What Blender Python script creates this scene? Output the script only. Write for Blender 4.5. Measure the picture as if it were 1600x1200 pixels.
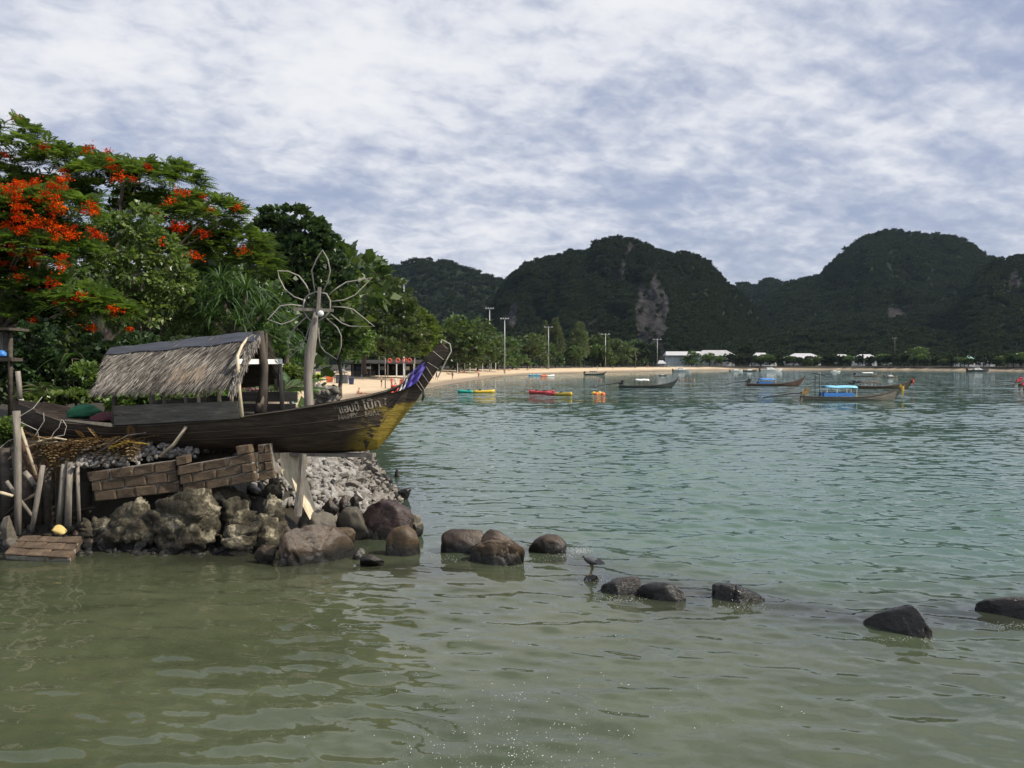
import bpy, bmesh, math, random
import numpy as np
from mathutils import Vector, Matrix, Quaternion
R = math.radians
random.seed(7)
rng = np.random.default_rng(7)
scene = bpy.context.scene
for o in list(bpy.data.objects): bpy.data.objects.remove(o)
C = scene.collection

# ------------------------------------------------------------------ camera
CAM_H, FPX, HOR = 4.0, 1340.0, 567.0          # metres above the water, focal length and horizon in 1600x1200 pixels
PITCH = math.atan((600 - HOR) / FPX)
cam_d = bpy.data.cameras.new('camera'); cam = bpy.data.objects.new('camera', cam_d); C.objects.link(cam)
cam.location = (0, 0, CAM_H); cam.rotation_euler = (math.pi / 2 - PITCH, 0, 0)
cam_d.sensor_width = 36; cam_d.lens = 36 * FPX / 1600; cam_d.clip_start = 0.1; cam_d.clip_end = 8000
scene.camera = cam

# ------------------------------------------------------------------ sky, sun, exposure
SUN_AZ, SUN_EL = R(106), R(44)
SUN = Vector((math.sin(SUN_AZ) * math.cos(SUN_EL), math.cos(SUN_AZ) * math.cos(SUN_EL), math.sin(SUN_EL)))
w = bpy.data.worlds.new('World'); scene.world = w; w.use_nodes = True
nt = w.node_tree; nt.nodes.clear()
def N(tree, kind, **kw):
    n = tree.nodes.new(kind)
    for k, v in kw.items():
        if k.startswith('i_'):
            n.inputs[k[2:].replace('_', ' ')].default_value = v
        elif k.startswith('n_'):
            n.inputs[int(k[2:])].default_value = v
        else: setattr(n, k, v)
    return n
def math_n(tree, op, a, b=None, c=None, clamp=False):
    n = tree.nodes.new('ShaderNodeMath'); n.operation = op; n.use_clamp = clamp
    for i, v in enumerate((a, b, c)):
        if v is None: continue
        if isinstance(v, (int, float)): n.inputs[i].default_value = v
        else: tree.links.new(v, n.inputs[i])
    return n.outputs[0]
def mix_c(tree, fac, a, b, blend='MIX'):
    n = tree.nodes.new('ShaderNodeMix'); n.data_type = 'RGBA'; n.blend_type = blend
    for sock, v in ((n.inputs[0], fac), (n.inputs[6], a), (n.inputs[7], b)):
        if isinstance(v, (int, float)): sock.default_value = v
        elif isinstance(v, tuple): sock.default_value = (*v, 1) if len(v) == 3 else v
        else: tree.links.new(v, sock)
    return n.outputs[2]
def ramp(tree, fac, stops, interp='LINEAR'):
    n = tree.nodes.new('ShaderNodeValToRGB'); cr = n.color_ramp; cr.interpolation = interp
    while len(cr.elements) > 1: cr.elements.remove(cr.elements[-1])
    for i, (p, c) in enumerate(stops):
        e = cr.elements[0] if i == 0 else cr.elements.new(p)
        e.position = p; e.color = (*c, 1) if not isinstance(c, (int, float)) else (c, c, c, 1)
    tree.links.new(fac, n.inputs[0]); return n.outputs[0]
def smooth(tree, x, lo, hi):
    n = tree.nodes.new('ShaderNodeMapRange'); n.interpolation_type = 'SMOOTHSTEP'
    tree.links.new(x, n.inputs[0]); n.inputs[1].default_value = lo; n.inputs[2].default_value = hi
    return n.outputs[0]
def noise_n(tree, vec, scale, detail=4, rough=.55, dist=0., dims='3D'):
    n = tree.nodes.new('ShaderNodeTexNoise'); n.noise_dimensions = dims
    n.inputs['Scale'].default_value = scale; n.inputs['Detail'].default_value = detail
    n.inputs['Roughness'].default_value = rough; n.inputs['Distortion'].default_value = dist
    if vec is not None: tree.links.new(vec, n.inputs['Vector'])
    return n.outputs['Fac']
def mapping(tree, vec, scale=(1, 1, 1), rot=(0, 0, 0), loc=(0, 0, 0)):
    n = tree.nodes.new('ShaderNodeMapping'); tree.links.new(vec, n.inputs[0])
    n.inputs['Scale'].default_value = scale; n.inputs['Rotation'].default_value = rot; n.inputs['Location'].default_value = loc
    return n.outputs[0]

SKY_STRENGTH = 0.1
sky = N(nt, 'ShaderNodeTexSky', sky_type='NISHITA', sun_disc=False, sun_elevation=SUN_EL, sun_rotation=SUN_AZ, altitude=0, air_density=1.0, dust_density=1.5, ozone_density=1.5)
tc = N(nt, 'ShaderNodeTexCoord')
sep = N(nt, 'ShaderNodeSeparateXYZ'); nt.links.new(tc.outputs['Generated'], sep.inputs[0])
zz = math_n(nt, 'ADD', math_n(nt, 'MAXIMUM', sep.outputs[2], 0.0), 0.30)
cu = math_n(nt, 'DIVIDE', sep.outputs[0], zz); cv = math_n(nt, 'DIVIDE', sep.outputs[1], zz)
cmb = N(nt, 'ShaderNodeCombineXYZ'); nt.links.new(cu, cmb.inputs[0]); nt.links.new(cv, cmb.inputs[1])
cvec = mapping(nt, cmb.outputs[0], (1, 1, 1), (0, 0, R(-24)), (3.1, 1.7, 0))
big = noise_n(nt, mapping(nt, cvec, (.8, 1.2, 1)), 1.2, 4, .5, .35)
mid = noise_n(nt, mapping(nt, cvec, (1.0, 1.4, 1)), 4.2, 4, .5, .3)
puff = noise_n(nt, mapping(nt, cvec, (1.0, 1.15, 1)), 16, 5, .55, .25)
# thickness of the cloud deck
th = math_n(nt, 'ADD', math_n(nt, 'MULTIPLY', big, .95), math_n(nt, 'ADD', math_n(nt, 'MULTIPLY', mid, .52), math_n(nt, 'MULTIPLY', puff, .46)))
th = smooth(nt, th, .72, 1.24)
ccol = ramp(nt, th, [(0, (4.5, 5.05, 7.0)), (.22, (5.7, 6.2, 7.8)), (.45, (6.9, 7.3, 8.5)), (.7, (8.1, 8.4, 9.25)), (1, (9.6, 9.75, 10.1))])
# light scattered forward through the thin deck round the sun
dotn = N(nt, 'ShaderNodeVectorMath', operation='DOT_PRODUCT'); nt.links.new(tc.outputs['Generated'], dotn.inputs[0]); dotn.inputs[1].default_value = SUN
glow = math_n(nt, 'MULTIPLY', math_n(nt, 'POWER', math_n(nt, 'MAXIMUM', dotn.outputs['Value'], 0), 5), .55)
ccol = mix_c(nt, 1.0, ccol, math_n(nt, 'ADD', glow, .9), 'MULTIPLY')
cover = math_n(nt, 'ADD', math_n(nt, 'MULTIPLY', th, .4), .72, clamp=True)
scol = mix_c(nt, cover, sky.outputs[0], ccol)
bg = N(nt, 'ShaderNodeBackground'); bg.inputs[1].default_value = SKY_STRENGTH
nt.links.new(scol, bg.inputs[0])
wo = N(nt, 'ShaderNodeOutputWorld'); nt.links.new(bg.outputs[0], wo.inputs[0])

sl = bpy.data.lights.new('sun', 'SUN'); sl.energy = 5.0; sl.angle = R(1.0); sl.color = (1, .91, .76)
so = bpy.data.objects.new('sun', sl); C.objects.link(so); so.rotation_euler = SUN.to_track_quat('Z', 'Y').to_euler()
so.location = (40, 60, 120)
vs = scene.view_settings
vs.view_transform = 'Standard'; vs.look = 'None'; vs.exposure = 0.0; vs.gamma = 1.0; vs.use_curve_mapping = False
scene.render.engine = 'CYCLES'
cy = scene.cycles
cy.use_denoising = True; cy.max_bounces = 6; cy.diffuse_bounces = 3; cy.glossy_bounces = 3; cy.transmission_bounces = 4
cy.transparent_max_bounces = 8; cy.sample_clamp_indirect = 6; cy.caustics_reflective = False; cy.caustics_refractive = False
cy.use_adaptive_sampling = True; cy.adaptive_threshold = 0.015

# ------------------------------------------------------------------ measuring helpers
def ray(px, py):
    xr, yr = (px - 800) / FPX, (600 - py) / FPX
    return Vector((xr, math.cos(PITCH) + yr * math.sin(PITCH), -math.sin(PITCH) + yr * math.cos(PITCH)))
def P(px, py, Y):                      # point of that sight line at distance Y
    d = ray(px, py); k = Y / d.y
    return Vector((d.x * k, Y, CAM_H + d.z * k))
def G(px, py, z=0.0):                  # point of that sight line on the level z
    d = ray(px, py); k = (z - CAM_H) / d.z
    return Vector((d.x * k, d.y * k, z))
def S(Y): return Y / FPX               # metres per pixel at distance Y

# ------------------------------------------------------------------ numpy noise
def _h(ix, iy, iz, seed):
    n = (ix.astype(np.int64) * 374761393 + iy.astype(np.int64) * 668265263 + iz.astype(np.int64) * 2147483647 + seed * 974711) & 0xffffffff
    n = ((n ^ (n >> 13)) * 1274126177) & 0xffffffff
    n = ((n ^ (n >> 16)) * 2246822519) & 0xffffffff
    return ((n ^ (n >> 15)) & 0xffffff) / float(0xffffff)
def vnoise(p, seed=0):
    p = np.asarray(p, float); i = np.floor(p); f = p - i; f = f * f * (3 - 2 * f)
    x, y, z = i[..., 0], i[..., 1], i[..., 2]; r = 0
    for dx in (0, 1):
        wx = f[..., 0] if dx else 1 - f[..., 0]
        for dy in (0, 1):
            wy = f[..., 1] if dy else 1 - f[..., 1]
            for dz in (0, 1):
                wz = f[..., 2] if dz else 1 - f[..., 2]
                r = r + wx * wy * wz * _h(x + dx, y + dy, z + dz, seed)
    return r * 2 - 1
def fbm(p, oct=4, seed=0, gain=.5):
    p = np.asarray(p, float); a = 1; s = 0; t = 0
    for k in range(oct):
        s = s + a * vnoise(p, seed + k * 17); t += a; a *= gain; p = p * 2.03 + 11.3
    return s / t

# ------------------------------------------------------------------ objects
MINV = {}
def thing(name, label, cat, loc=(0, 0, 0), rotz=0, group=None):
    o = bpy.data.objects.new(name, None); C.objects.link(o)
    o.empty_display_size = .2
    o.location = loc; o.rotation_euler = (0, 0, rotz)
    tag(o, label, cat, group)
    MINV[o.name] = (Matrix.Translation(loc) @ Matrix.Rotation(rotz, 4, 'Z')).inverted()
    return o
def tag(o, label=None, cat=None, group=None, kind=None):
    if label: o['label'] = label
    if cat: o['category'] = cat
    if group: o['group'] = group
    if kind: o['kind'] = kind
    return o
def mk(name, v, f, mat, parent=None, loc=None, world=True, smooth=False, rnd=None, mi=None):
    """one mesh object; v is in world space unless world=False"""
    me = bpy.data.meshes.new(name)
    v = np.asarray(v, float).reshape(-1, 3)
    if parent is not None and world and parent.name in MINV:
        m = np.array(MINV[parent.name]); v = v @ m[:3, :3].T + m[:3, 3]
    elif loc is not None and world:
        v = v - np.asarray(loc)
    if isinstance(f, np.ndarray):
        k = f.shape[1]; n = len(f)
        me.vertices.add(len(v)); me.vertices.foreach_set('co', v.ravel())
        me.loops.add(n * k); me.loops.foreach_set('vertex_index', f.ravel().astype(np.int32))
        me.polygons.add(n); me.polygons.foreach_set('loop_start', np.arange(0, n * k, k, dtype=np.int32))
        me.update(calc_edges=True)
    else:
        me.from_pydata([tuple(x) for x in v], [], f); me.update()
    for m in (mat if isinstance(mat, (list, tuple)) else [mat]): me.materials.append(m)
    if mi is not None: me.polygons.foreach_set('material_index', np.asarray(mi, dtype=np.int32))
    if rnd is not None:
        a = me.attributes.new('rnd', 'FLOAT', 'POINT'); a.data.foreach_set('value', np.asarray(rnd, dtype=np.float32))
    if smooth: me.polygons.foreach_set('use_smooth', np.ones(len(me.polygons), dtype=bool))
    o = bpy.data.objects.new(name, me); C.objects.link(o)
    if parent is not None: o.parent = parent
    elif loc is not None: o.location = loc
    return o
def inst(o, loc, rot=(0, 0, 0), sc=(1, 1, 1), parent=None, **tags):
    c = o.copy(); C.objects.link(c); c.location = loc; c.rotation_euler = rot
    c.scale = sc if not isinstance(sc, (int, float)) else (sc, sc, sc)
    if parent is not None: c.parent = parent
    for k, v in tags.items(): c[k] = v
    return c
def copy_tree(o, parent=None):
    c = o.copy(); C.objects.link(c)
    if parent is not None: c.parent = parent
    for ch in o.children: copy_tree(ch, c)
    return c

class MB:
    def __init__(s): s.v = []; s.f = []; s.m = []
    def add(s, v, f, m=0):
        n = len(s.v); s.v += [tuple(x) for x in v]; s.f += [tuple(i + n for i in q) for q in f]; s.m += [m] * len(f); return s
    def box(s, c, size, rot=None, m=0, jit=0.0):
        hx, hy, hz = (k / 2 for k in size); vs = []
        for x, y, z in ((-1, -1, -1), (1, -1, -1), (1, 1, -1), (-1, 1, -1), (-1, -1, 1), (1, -1, 1), (1, 1, 1), (-1, 1, 1)):
            p = Vector((x * hx + random.uniform(-jit, jit), y * hy + random.uniform(-jit, jit), z * hz + random.uniform(-jit, jit)))
            if rot is not None: p = rot @ p
            vs.append(p + Vector(c))
        return s.add(vs, [(0, 3, 2, 1), (4, 5, 6, 7), (0, 1, 5, 4), (1, 2, 6, 5), (2, 3, 7, 6), (3, 0, 4, 7)], m)
    def tube(s, pts, rad, n=8, m=0, cap=True, flat=1.0, jit=0.0):
        pts = [Vector(p) for p in pts]; k = len(pts)
        if not isinstance(rad, (list, tuple)): rad = [rad] * k
        vs = []; up = None
        for i, p in enumerate(pts):
            t = (pts[min(i + 1, k - 1)] - pts[max(i - 1, 0)]).normalized()
            if up is None: up = Vector((0, 0, 1)) if abs(t.z) < .9 else Vector((0, 1, 0))
            a = t.cross(up).normalized(); b = a.cross(t).normalized(); up = b
            for j in range(n):
                q = 2 * math.pi * j / n; r = rad[i] * (1 + random.uniform(-jit, jit))
                vs.append(p + a * math.cos(q) * r + b * math.sin(q) * r * flat)
        fs = [(i * n + j, i * n + (j + 1) % n, (i + 1) * n + (j + 1) % n, (i + 1) * n + j) for i in range(k - 1) for j in range(n)]
        if cap: fs += [tuple(range(n))[::-1], tuple(range((k - 1) * n, k * n))]
        return s.add(vs, fs, m)
    def loft(s, rings, m=0, cap=True, closed=True):
        n = len(rings[0]); k = len(rings)
        vs = [p for r in rings for p in r]
        fs = [(i * n + j, i * n + (j + 1) % n, (i + 1) * n + (j + 1) % n, (i + 1) * n + j) for i in range(k - 1) for j in range(n if closed else n - 1)]
        if cap: fs += [tuple(range(n))[::-1], tuple(range((k - 1) * n, k * n))]
        return s.add(vs, fs, m)
    def prism(s, poly, d, m=0):       # polygon (3D points) pushed along vector d
        n = len(poly); d = Vector(d); a = [Vector(p) for p in poly]
        return s.add(a + [p + d for p in a], [tuple(range(n))[::-1], tuple(range(n, 2 * n))] + [(i, (i + 1) % n, n + (i + 1) % n, n + i) for i in range(n)], m)
    def build(s, name, mat, parent=None, **kw): return mk(name, s.v, s.f, mat, parent, mi=s.m if any(s.m) else None, **kw)

# ------------------------------------------------------------------ materials
MAT = {}
def nmat(name):
    m = bpy.data.materials.new(name); m.use_nodes = True; t = m.node_tree; t.nodes.clear(); MAT[name] = m
    out = t.nodes.new('ShaderNodeOutputMaterial'); return m, t, out
def pmat(name, cols, rough=.7, scale=4., stretch=(1, 1, 1), detail=6, bump=.3, bscale=None, bdist=.02, metal=0., spec=.5, contrast=(.3, .7), fine=.25, coat=0., rrange=None, wet=0., rot=(0, 0, 0)):
    """weathered procedural surface: colours run through a noise, finer noise on top, bump"""
    m, t, out = nmat(name)
    co = t.nodes.new('ShaderNodeTexCoord'); oi = t.nodes.new('ShaderNodeObjectInfo')
    off = N(t, 'ShaderNodeVectorMath', operation='ADD'); t.links.new(co.outputs['Object'], off.inputs[0])
    sc = N(t, 'ShaderNodeVectorMath', operation='SCALE'); sc.inputs[0].default_value = (37, 17, 51); t.links.new(oi.outputs['Random'], sc.inputs['Scale'])
    t.links.new(sc.outputs[0], off.inputs[1])
    v = mapping(t, off.outputs[0], stretch, rot)
    a = noise_n(t, v, scale, detail, .6, .3); b = noise_n(t, v, scale * 6.3, 4, .6)
    fac = math_n(t, 'ADD', math_n(t, 'MULTIPLY', a, 1 - fine), math_n(t, 'MULTIPLY', b, fine))
    lo, hi = contrast; k = len(cols)
    col = ramp(t, fac, [(lo + (hi - lo) * i / max(1, k - 1), c) for i, c in enumerate(cols)])
    hv = t.nodes.new('ShaderNodeHueSaturation'); t.links.new(col, hv.inputs['Color'])
    t.links.new(math_n(t, 'MULTIPLY_ADD', oi.outputs['Random'], .3, .85), hv.inputs['Value'])
    colo = hv.outputs[0]
    if wet:                                   # tide-wetted, algae-dark foot of a rock
        sz = N(t, 'ShaderNodeSeparateXYZ'); t.links.new(co.outputs['Object'], sz.inputs[0])
        wf = math_n(t, 'SUBTRACT', 1.0, smooth(t, math_n(t, 'ADD', sz.outputs[2], math_n(t, 'MULTIPLY', a, -.25)), wet - .22, wet))
        colo = mix_c(t, wf, colo, (.012, .011, .009))
    p = t.nodes.new('ShaderNodeBsdfPrincipled'); t.links.new(colo, p.inputs['Base Color'])
    p.inputs['Roughness'].default_value = rough; p.inputs['Metallic'].default_value = metal
    p.inputs['Specular IOR Level'].default_value = spec
    if coat: p.inputs['Coat Weight'].default_value = coat; p.inputs['Coat Roughness'].default_value = .15
    if rrange: t.links.new(math_n(t, 'MULTIPLY_ADD', b, rrange[1] - rrange[0], rrange[0]), p.inputs['Roughness'])
    if bump:
        bn = t.nodes.new('ShaderNodeBump'); bn.inputs['Strength'].default_value = bump; bn.inputs['Distance'].default_value = bdist
        h = noise_n(t, v, bscale or scale * 3, 8, .65)
        t.links.new(h, bn.inputs['Height']); t.links.new(bn.outputs[0], p.inputs['Normal'])
    t.links.new(p.outputs[0], out.inputs[0]); return m
def leafmat(name, cols, rough=.5, trans=.35, spec=.5, tcol=None, attr='rnd'):
    m, t, out = nmat(name)
    at = N(t, 'ShaderNodeAttribute', attribute_name=attr)
    oi = t.nodes.new('ShaderNodeObjectInfo')
    k = len(cols); col = ramp(t, at.outputs['Fac'], [(i / (k - 1), c) for i, c in enumerate(cols)])
    hv = t.nodes.new('ShaderNodeHueSaturation'); t.links.new(col, hv.inputs['Color'])
    t.links.new(math_n(t, 'MULTIPLY_ADD', oi.outputs['Random'], .35, .82), hv.inputs['Value'])
    green = cols[0][1] > cols[0][0]; t.links.new(math_n(t, 'MULTIPLY_ADD', oi.outputs['Random'], .035 if green else .012, .468 if green else .494), hv.inputs['Hue']); hv.inputs['Saturation'].default_value = .9 if green else 1.05
    p = t.nodes.new('ShaderNodeBsdfPrincipled'); t.links.new(hv.outputs[0], p.inputs['Base Color'])
    p.inputs['Roughness'].default_value = rough; p.inputs['Specular IOR Level'].default_value = spec
    if trans:
        tr = t.nodes.new('ShaderNodeBsdfTranslucent')
        t.links.new(mix_c(t, 1.0, hv.outputs[0], tcol or (1.5, 1.7, .7), 'MULTIPLY'), tr.inputs[0])
        mx = t.nodes.new('ShaderNodeMixShader'); mx.inputs[0].default_value = trans
        t.links.new(p.outputs[0], mx.inputs[1]); t.links.new(tr.outputs[0], mx.inputs[2]); t.links.new(mx.outputs[0], out.inputs[0])
    else: t.links.new(p.outputs[0], out.inputs[0])
    return m

# ================================================================== LAND AND WATER
SHORE = np.array([(-400, 10), (-60, 15.5), (-12, 17.9), (-8, 17.9), (-5.5, 17.8), (-3.6, 18.6), (-2.8, 21.3), (-3.5, 26), (-4.4, 29.5), (-6.5, 38), (-11, 57),
                  (-14.7, 73), (-15.4, 95), (-14.2, 119), (-12, 162), (-3.8, 255), (11.7, 315), (45, 383), (74, 430), (109, 487), (150, 505), (190, 510), (222, 470), (246, 415),
                  (300, 360), (420, 330), (700, 330), (2500, 330)], float)
POLY = np.vstack([SHORE, [(2500, 6000), (-6000, 6000), (-6000, 10)]])
def shore_dist(x, y):
    """metres inland from the waterline, negative out on the water"""
    best = np.full(x.shape, 1e9)
    for a, b in zip(SHORE[:-1], SHORE[1:]):
        d = b - a; t = np.clip(((x - a[0]) * d[0] + (y - a[1]) * d[1]) / (d @ d), 0, 1)
        best = np.minimum(best, np.hypot(x - a[0] - t * d[0], y - a[1] - t * d[1]))
    ins = np.zeros(x.shape, bool); n = len(POLY)
    for i in range(n):
        (x1, y1), (x2, y2) = POLY[i], POLY[(i + 1) % n]
        if y1 == y2: continue
        c = ((y1 > y) != (y2 > y)) & (x < (x2 - x1) * (y - y1) / (y2 - y1) + x1); ins ^= c
    return np.where(ins, best, -best)
def sstep(a, b, x):
    t = np.clip((x - a) / (b - a), 0, 1); return t * t * (3 - 2 * t)
def ground_z(x, y, s=None):
    x = np.asarray(x, float); y = np.asarray(y, float)
    if s is None: s = shore_dist(x, y)
    p = np.stack([x, y, x * 0], -1)
    wid = np.interp(y, [60, 150, 300, 420, 520], [48, 46, 26, 16, 14])
    beach = np.where(s > 0, 1.9 * (np.clip(s / wid, 0, 1) ** .8), np.maximum(s * .07, -3))
    bank = np.where(s > 0, 1.95 * sstep(0.0, 5.2, s), np.maximum(s * .25, -3))
    wn = 1 - sstep(42, 62, y)
    z = beach * (1 - wn) + bank * wn
    mk_ = (x < -6.3) * sstep(0, .25, y - (19.25 - .12 * (x + 8))) * (1 - sstep(22, 30, y)); z = np.where(mk_ > 0, np.maximum(z, 2.0 * mk_), z)
    return z + .05 * fbm(p * .7, 3, 5) + .03 * fbm(p * 3, 2, 9) * wn
def gz(x, y): return float(ground_z(np.array([x]), np.array([y]))[0])

def grid_faces(nr, nc):
    i = np.arange(nr - 1)[:, None] * nc + np.arange(nc - 1)[None]
    return np.stack([i, i + 1, i + nc + 1, i + nc], -1).reshape(-1, 4)

# ---- ground: one sheet from the near bank to the horizon
ys = np.concatenate([[-40, 4], np.exp(np.arange(math.log(12), math.log(760), .0105)), [1000, 1600, 5000]])
ts = np.concatenate([[-9, -5, -3.2], np.linspace(-2.2, -.62, 90), np.linspace(-.615, .75, 260), [1.0, 1.4, 2.2, 4]])
gx = ts[None] * np.maximum(ys, 12)[:, None]; gy = np.repeat(ys[:, None], len(ts), 1)
sd = shore_dist(gx, gy); gzv = ground_z(gx, gy, sd)
wid = np.interp(gy, [60, 150, 300, 420, 520], [46, 44, 22, 13, 11]) * (1 - .72 * sstep(95, 140, gx))
pn = np.stack([gx, gy, gx * 0], -1)
sand = sstep(58, 68, gy) * sstep(-.30, -.24, gx / np.maximum(gy, 1)) * (1 - sstep(wid * .9, wid * 1.25, sd + 3 * fbm(pn * .15, 3, 3)))
wet = 1 - sstep(2.0, 5.5, sd + 1.2 * fbm(pn * .12, 2, 8))
t_sand, t, out = nmat('shore_ground')
co = t.nodes.new('ShaderNodeTexCoord').outputs['Object']
a1 = N(t, 'ShaderNodeAttribute', attribute_name='rnd').outputs['Fac']; a2 = N(t, 'ShaderNodeAttribute', attribute_name='wet').outputs['Fac']
n1 = noise_n(t, co, .35, 6, .6); n2 = noise_n(t, co, 3, 6, .65)
soil = ramp(t, n2, [(.3, (.016, .014, .010)), (.55, (.042, .035, .024)), (.72, (.03, .034, .016))])
sandc = ramp(t, n1, [(.3, (.50, .385, .25)), (.6, (.62, .49, .335)), (.8, (.56, .44, .30))])
sandc = mix_c(t, math_n(t, 'MULTIPLY', smooth(t, n2, .55, .75), .5), sandc, (.36, .28, .19))
sandc = mix_c(t, a2, sandc, (.27, .205, .135))
p = t.nodes.new('ShaderNodeBsdfPrincipled'); t.links.new(mix_c(t, a1, soil, sandc), p.inputs['Base Color'])
t.links.new(math_n(t, 'MULTIPLY_ADD', a2, -.35, .9), p.inputs['Roughness']); p.inputs['Specular IOR Level'].default_value = .3
b = t.nodes.new('ShaderNodeBump'); b.inputs['Strength'].default_value = .6; b.inputs['Distance'].default_value = .08
t.links.new(n2, b.inputs['Height']); t.links.new(b.outputs[0], p.inputs['Normal']); t.links.new(p.outputs[0], out.inputs[0])
g = mk('ground', np.stack([gx, gy, gzv], -1).reshape(-1, 3), grid_faces(len(ys), len(ts)), t_sand, smooth=True, rnd=sand.ravel())
at = g.data.attributes.new('wet', 'FLOAT', 'POINT'); at.data.foreach_set('value', wet.ravel().astype(np.float32))
g['kind'] = 'structure'; g['label'] = 'pale sandy beach and dark soil of the curved bay shore'

# ---- the line of half drowned rocks (x, y) that parts the silty shallows from the bay
REEF = np.array([(-40, 16.5), (-6, 17.0), (-3.3, 17.0), (-.5, 16.7), (.8, 17.0), (1.9, 14.8), (2.5, 14.4), (3.7, 14.1), (5.6, 12.6), (7.7, 13.0), (12, 12.5), (60, 12)], float)
ry = np.exp(np.concatenate([np.arange(math.log(6.8), math.log(85), .0036), np.arange(math.log(85), math.log(620), .0085)]))
ry = np.concatenate([[-60, 0.5, 3.5, 5.5], ry, [1200, 4000]])
rt = np.concatenate([[-8, -4, -2.2, -1.5], np.linspace(-1.1, -.66, 36), np.linspace(-.655, .72, 440), np.linspace(.735, .9, 12), [.95, 1.1, 1.4, 2, 4, 8]])
wx = rt[None] * np.maximum(ry, 6)[:, None]; wy = np.repeat(ry[:, None], len(rt), 1)
ws = shore_dist(wx, wy)
dist_c = np.maximum(wy, 6); space = dist_c * np.where(dist_c < 85, .0036, .0085)
reefy = np.interp(wx, REEF[:, 0], REEF[:, 1])
beyond = sstep(-2.5, 7, wy - reefy)
p3 = np.stack([wx, wy, wx * 0], -1)
gust = .78 + .55 * fbm(p3 * np.array([.05, .045, 1]), 3, 21) + .35 * fbm(p3 * np.array([.22, .16, 1]), 2, 31)
amp = np.clip(gust, .3, 1.7) * (.6 + .4 * beyond) * sstep(0, 3.5, -ws)
hz = np.zeros_like(wx); dx = np.zeros_like(wx); dy = np.zeros_like(wx)
wr = np.random.default_rng(3)
for k in range(60):
    lam = .23 * (3.0 / .23) ** (k / 59) * wr.uniform(.9, 1.1)
    th = wr.normal(R(-102), R(26)); kx, ky = math.cos(th) * 2 * math.pi / lam, math.sin(th) * 2 * math.pi / lam
    slope = .027 * (1.0 if lam < 1.4 else 1.4 / lam) * (1 if lam > .36 else .7)
    keep = sstep(2.6, 4.6, lam / space)
    ph = kx * wx + ky * wy + wr.uniform(0, 6.28) + 1.6 * fbm(p3 * .16, 2, 50 + k % 7)
    A = slope * lam / (2 * math.pi) * keep * amp * (1.28 if lam < .9 else .45 + .55 * beyond)
    hz += A * np.sin(ph); c = A * np.cos(ph) * 1.1
    dx += c * math.cos(th); dy += c * math.sin(th)
hz = np.where(wy < 5.6, 0, hz)
hz += .03 * np.exp(-((wy - reefy + .4) / .8) ** 2) * fbm(p3 * np.array([1.1, 1.6, 1]), 3, 77) * (np.abs(wx) < 12)
silt = np.clip((1 - beyond) * .9 + .35 * np.exp(-np.maximum(-ws, 0) / 5), 0, 1)
reef = np.exp(-((wy - reefy - .6 - .7 * fbm(p3 * .5, 2, 13)) / 1.5) ** 2) * sstep(-.5, .4, fbm(p3 * np.array([.5, .8, 1]), 3, 44) + .25) * (np.abs(wx - 2) < 9)
reef = np.maximum(reef, np.exp(-np.maximum(-ws, 0) / 1.3) * (wy < 45) * .8)
wm, t, out = nmat('bay_water')
co = t.nodes.new('ShaderNodeTexCoord').outputs['Object']
a1 = N(t, 'ShaderNodeAttribute', attribute_name='rnd').outputs['Fac']; a2 = N(t, 'ShaderNodeAttribute', attribute_name='reef').outputs['Fac']
n1 = noise_n(t, mapping(t, co, (.05, .09, 1)), 1, 4, .55)
n3 = noise_n(t, mapping(t, co, (.35, .6, 1)), 1, 5, .6, .6)
clear = ramp(t, n1, [(.3, (.054, .104, .078)), (.7, (.072, .129, .099))])
murk = ramp(t, n3, [(.3, (.049, .060, .030)), (.7, (.080, .092, .050))])
body = mix_c(t, a1, clear, murk)
body = mix_c(t, math_n(t, 'MULTIPLY', a2, .75), body, (.018, .017, .014))
p = t.nodes.new('ShaderNodeBsdfPrincipled'); t.links.new(body, p.inputs['Base Color'])
p.inputs['Roughness'].default_value = .04; p.inputs['IOR'].default_value = 1.333
# small ripples as a turned normal: fine ones everywhere, longer ones out on the bay where the sheet is coarser
opn = N(t, 'ShaderNodeAttribute', attribute_name='open').outputs['Fac']
def ripple(scale, rot, ax, ay, fac=None):
    n = t.nodes.new('ShaderNodeTexNoise'); n.inputs['Scale'].default_value = 1; n.inputs['Detail'].default_value = 3; n.inputs['Roughness'].default_value = .55; n.inputs['Distortion'].default_value = .4
    t.links.new(mapping(t, co, scale, (0, 0, R(rot))), n.inputs['Vector'])
    a = N(t, 'ShaderNodeVectorMath', operation='SUBTRACT'); t.links.new(n.outputs['Color'], a.inputs[0]); a.inputs[1].default_value = (.5, .5, .5)
    b = N(t, 'ShaderNodeVectorMath', operation='MULTIPLY'); t.links.new(a.outputs[0], b.inputs[0]); b.inputs[1].default_value = (ax, ay, 0)
    if fac is None: return b.outputs[0]
    c = N(t, 'ShaderNodeVectorMath', operation='SCALE'); t.links.new(b.outputs[0], c.inputs[0]); t.links.new(fac, c.inputs['Scale']); return c.outputs[0]
acc = N(t, 'ShaderNodeNewGeometry').outputs['Normal']
for vv in (ripple((4.6, 8.5, 1), 8, .11, .18), ripple((.9, 1.9, 1), -7, .5, .85, opn), ripple((.13, .42, 1), 6, .2, .5, opn)):
    ad = N(t, 'ShaderNodeVectorMath', operation='ADD'); t.links.new(acc, ad.inputs[0]); t.links.new(vv, ad.inputs[1]); acc = ad.outputs[0]
nn = N(t, 'ShaderNodeVectorMath', operation='NORMALIZE'); t.links.new(acc, nn.inputs[0])
t.links.new(nn.outputs[0], p.inputs['Normal']); t.links.new(p.outputs[0], out.inputs[0])
wv = np.stack([wx + dx, wy + dy, hz], -1)
far = sstep(50, 130, wy)
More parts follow.
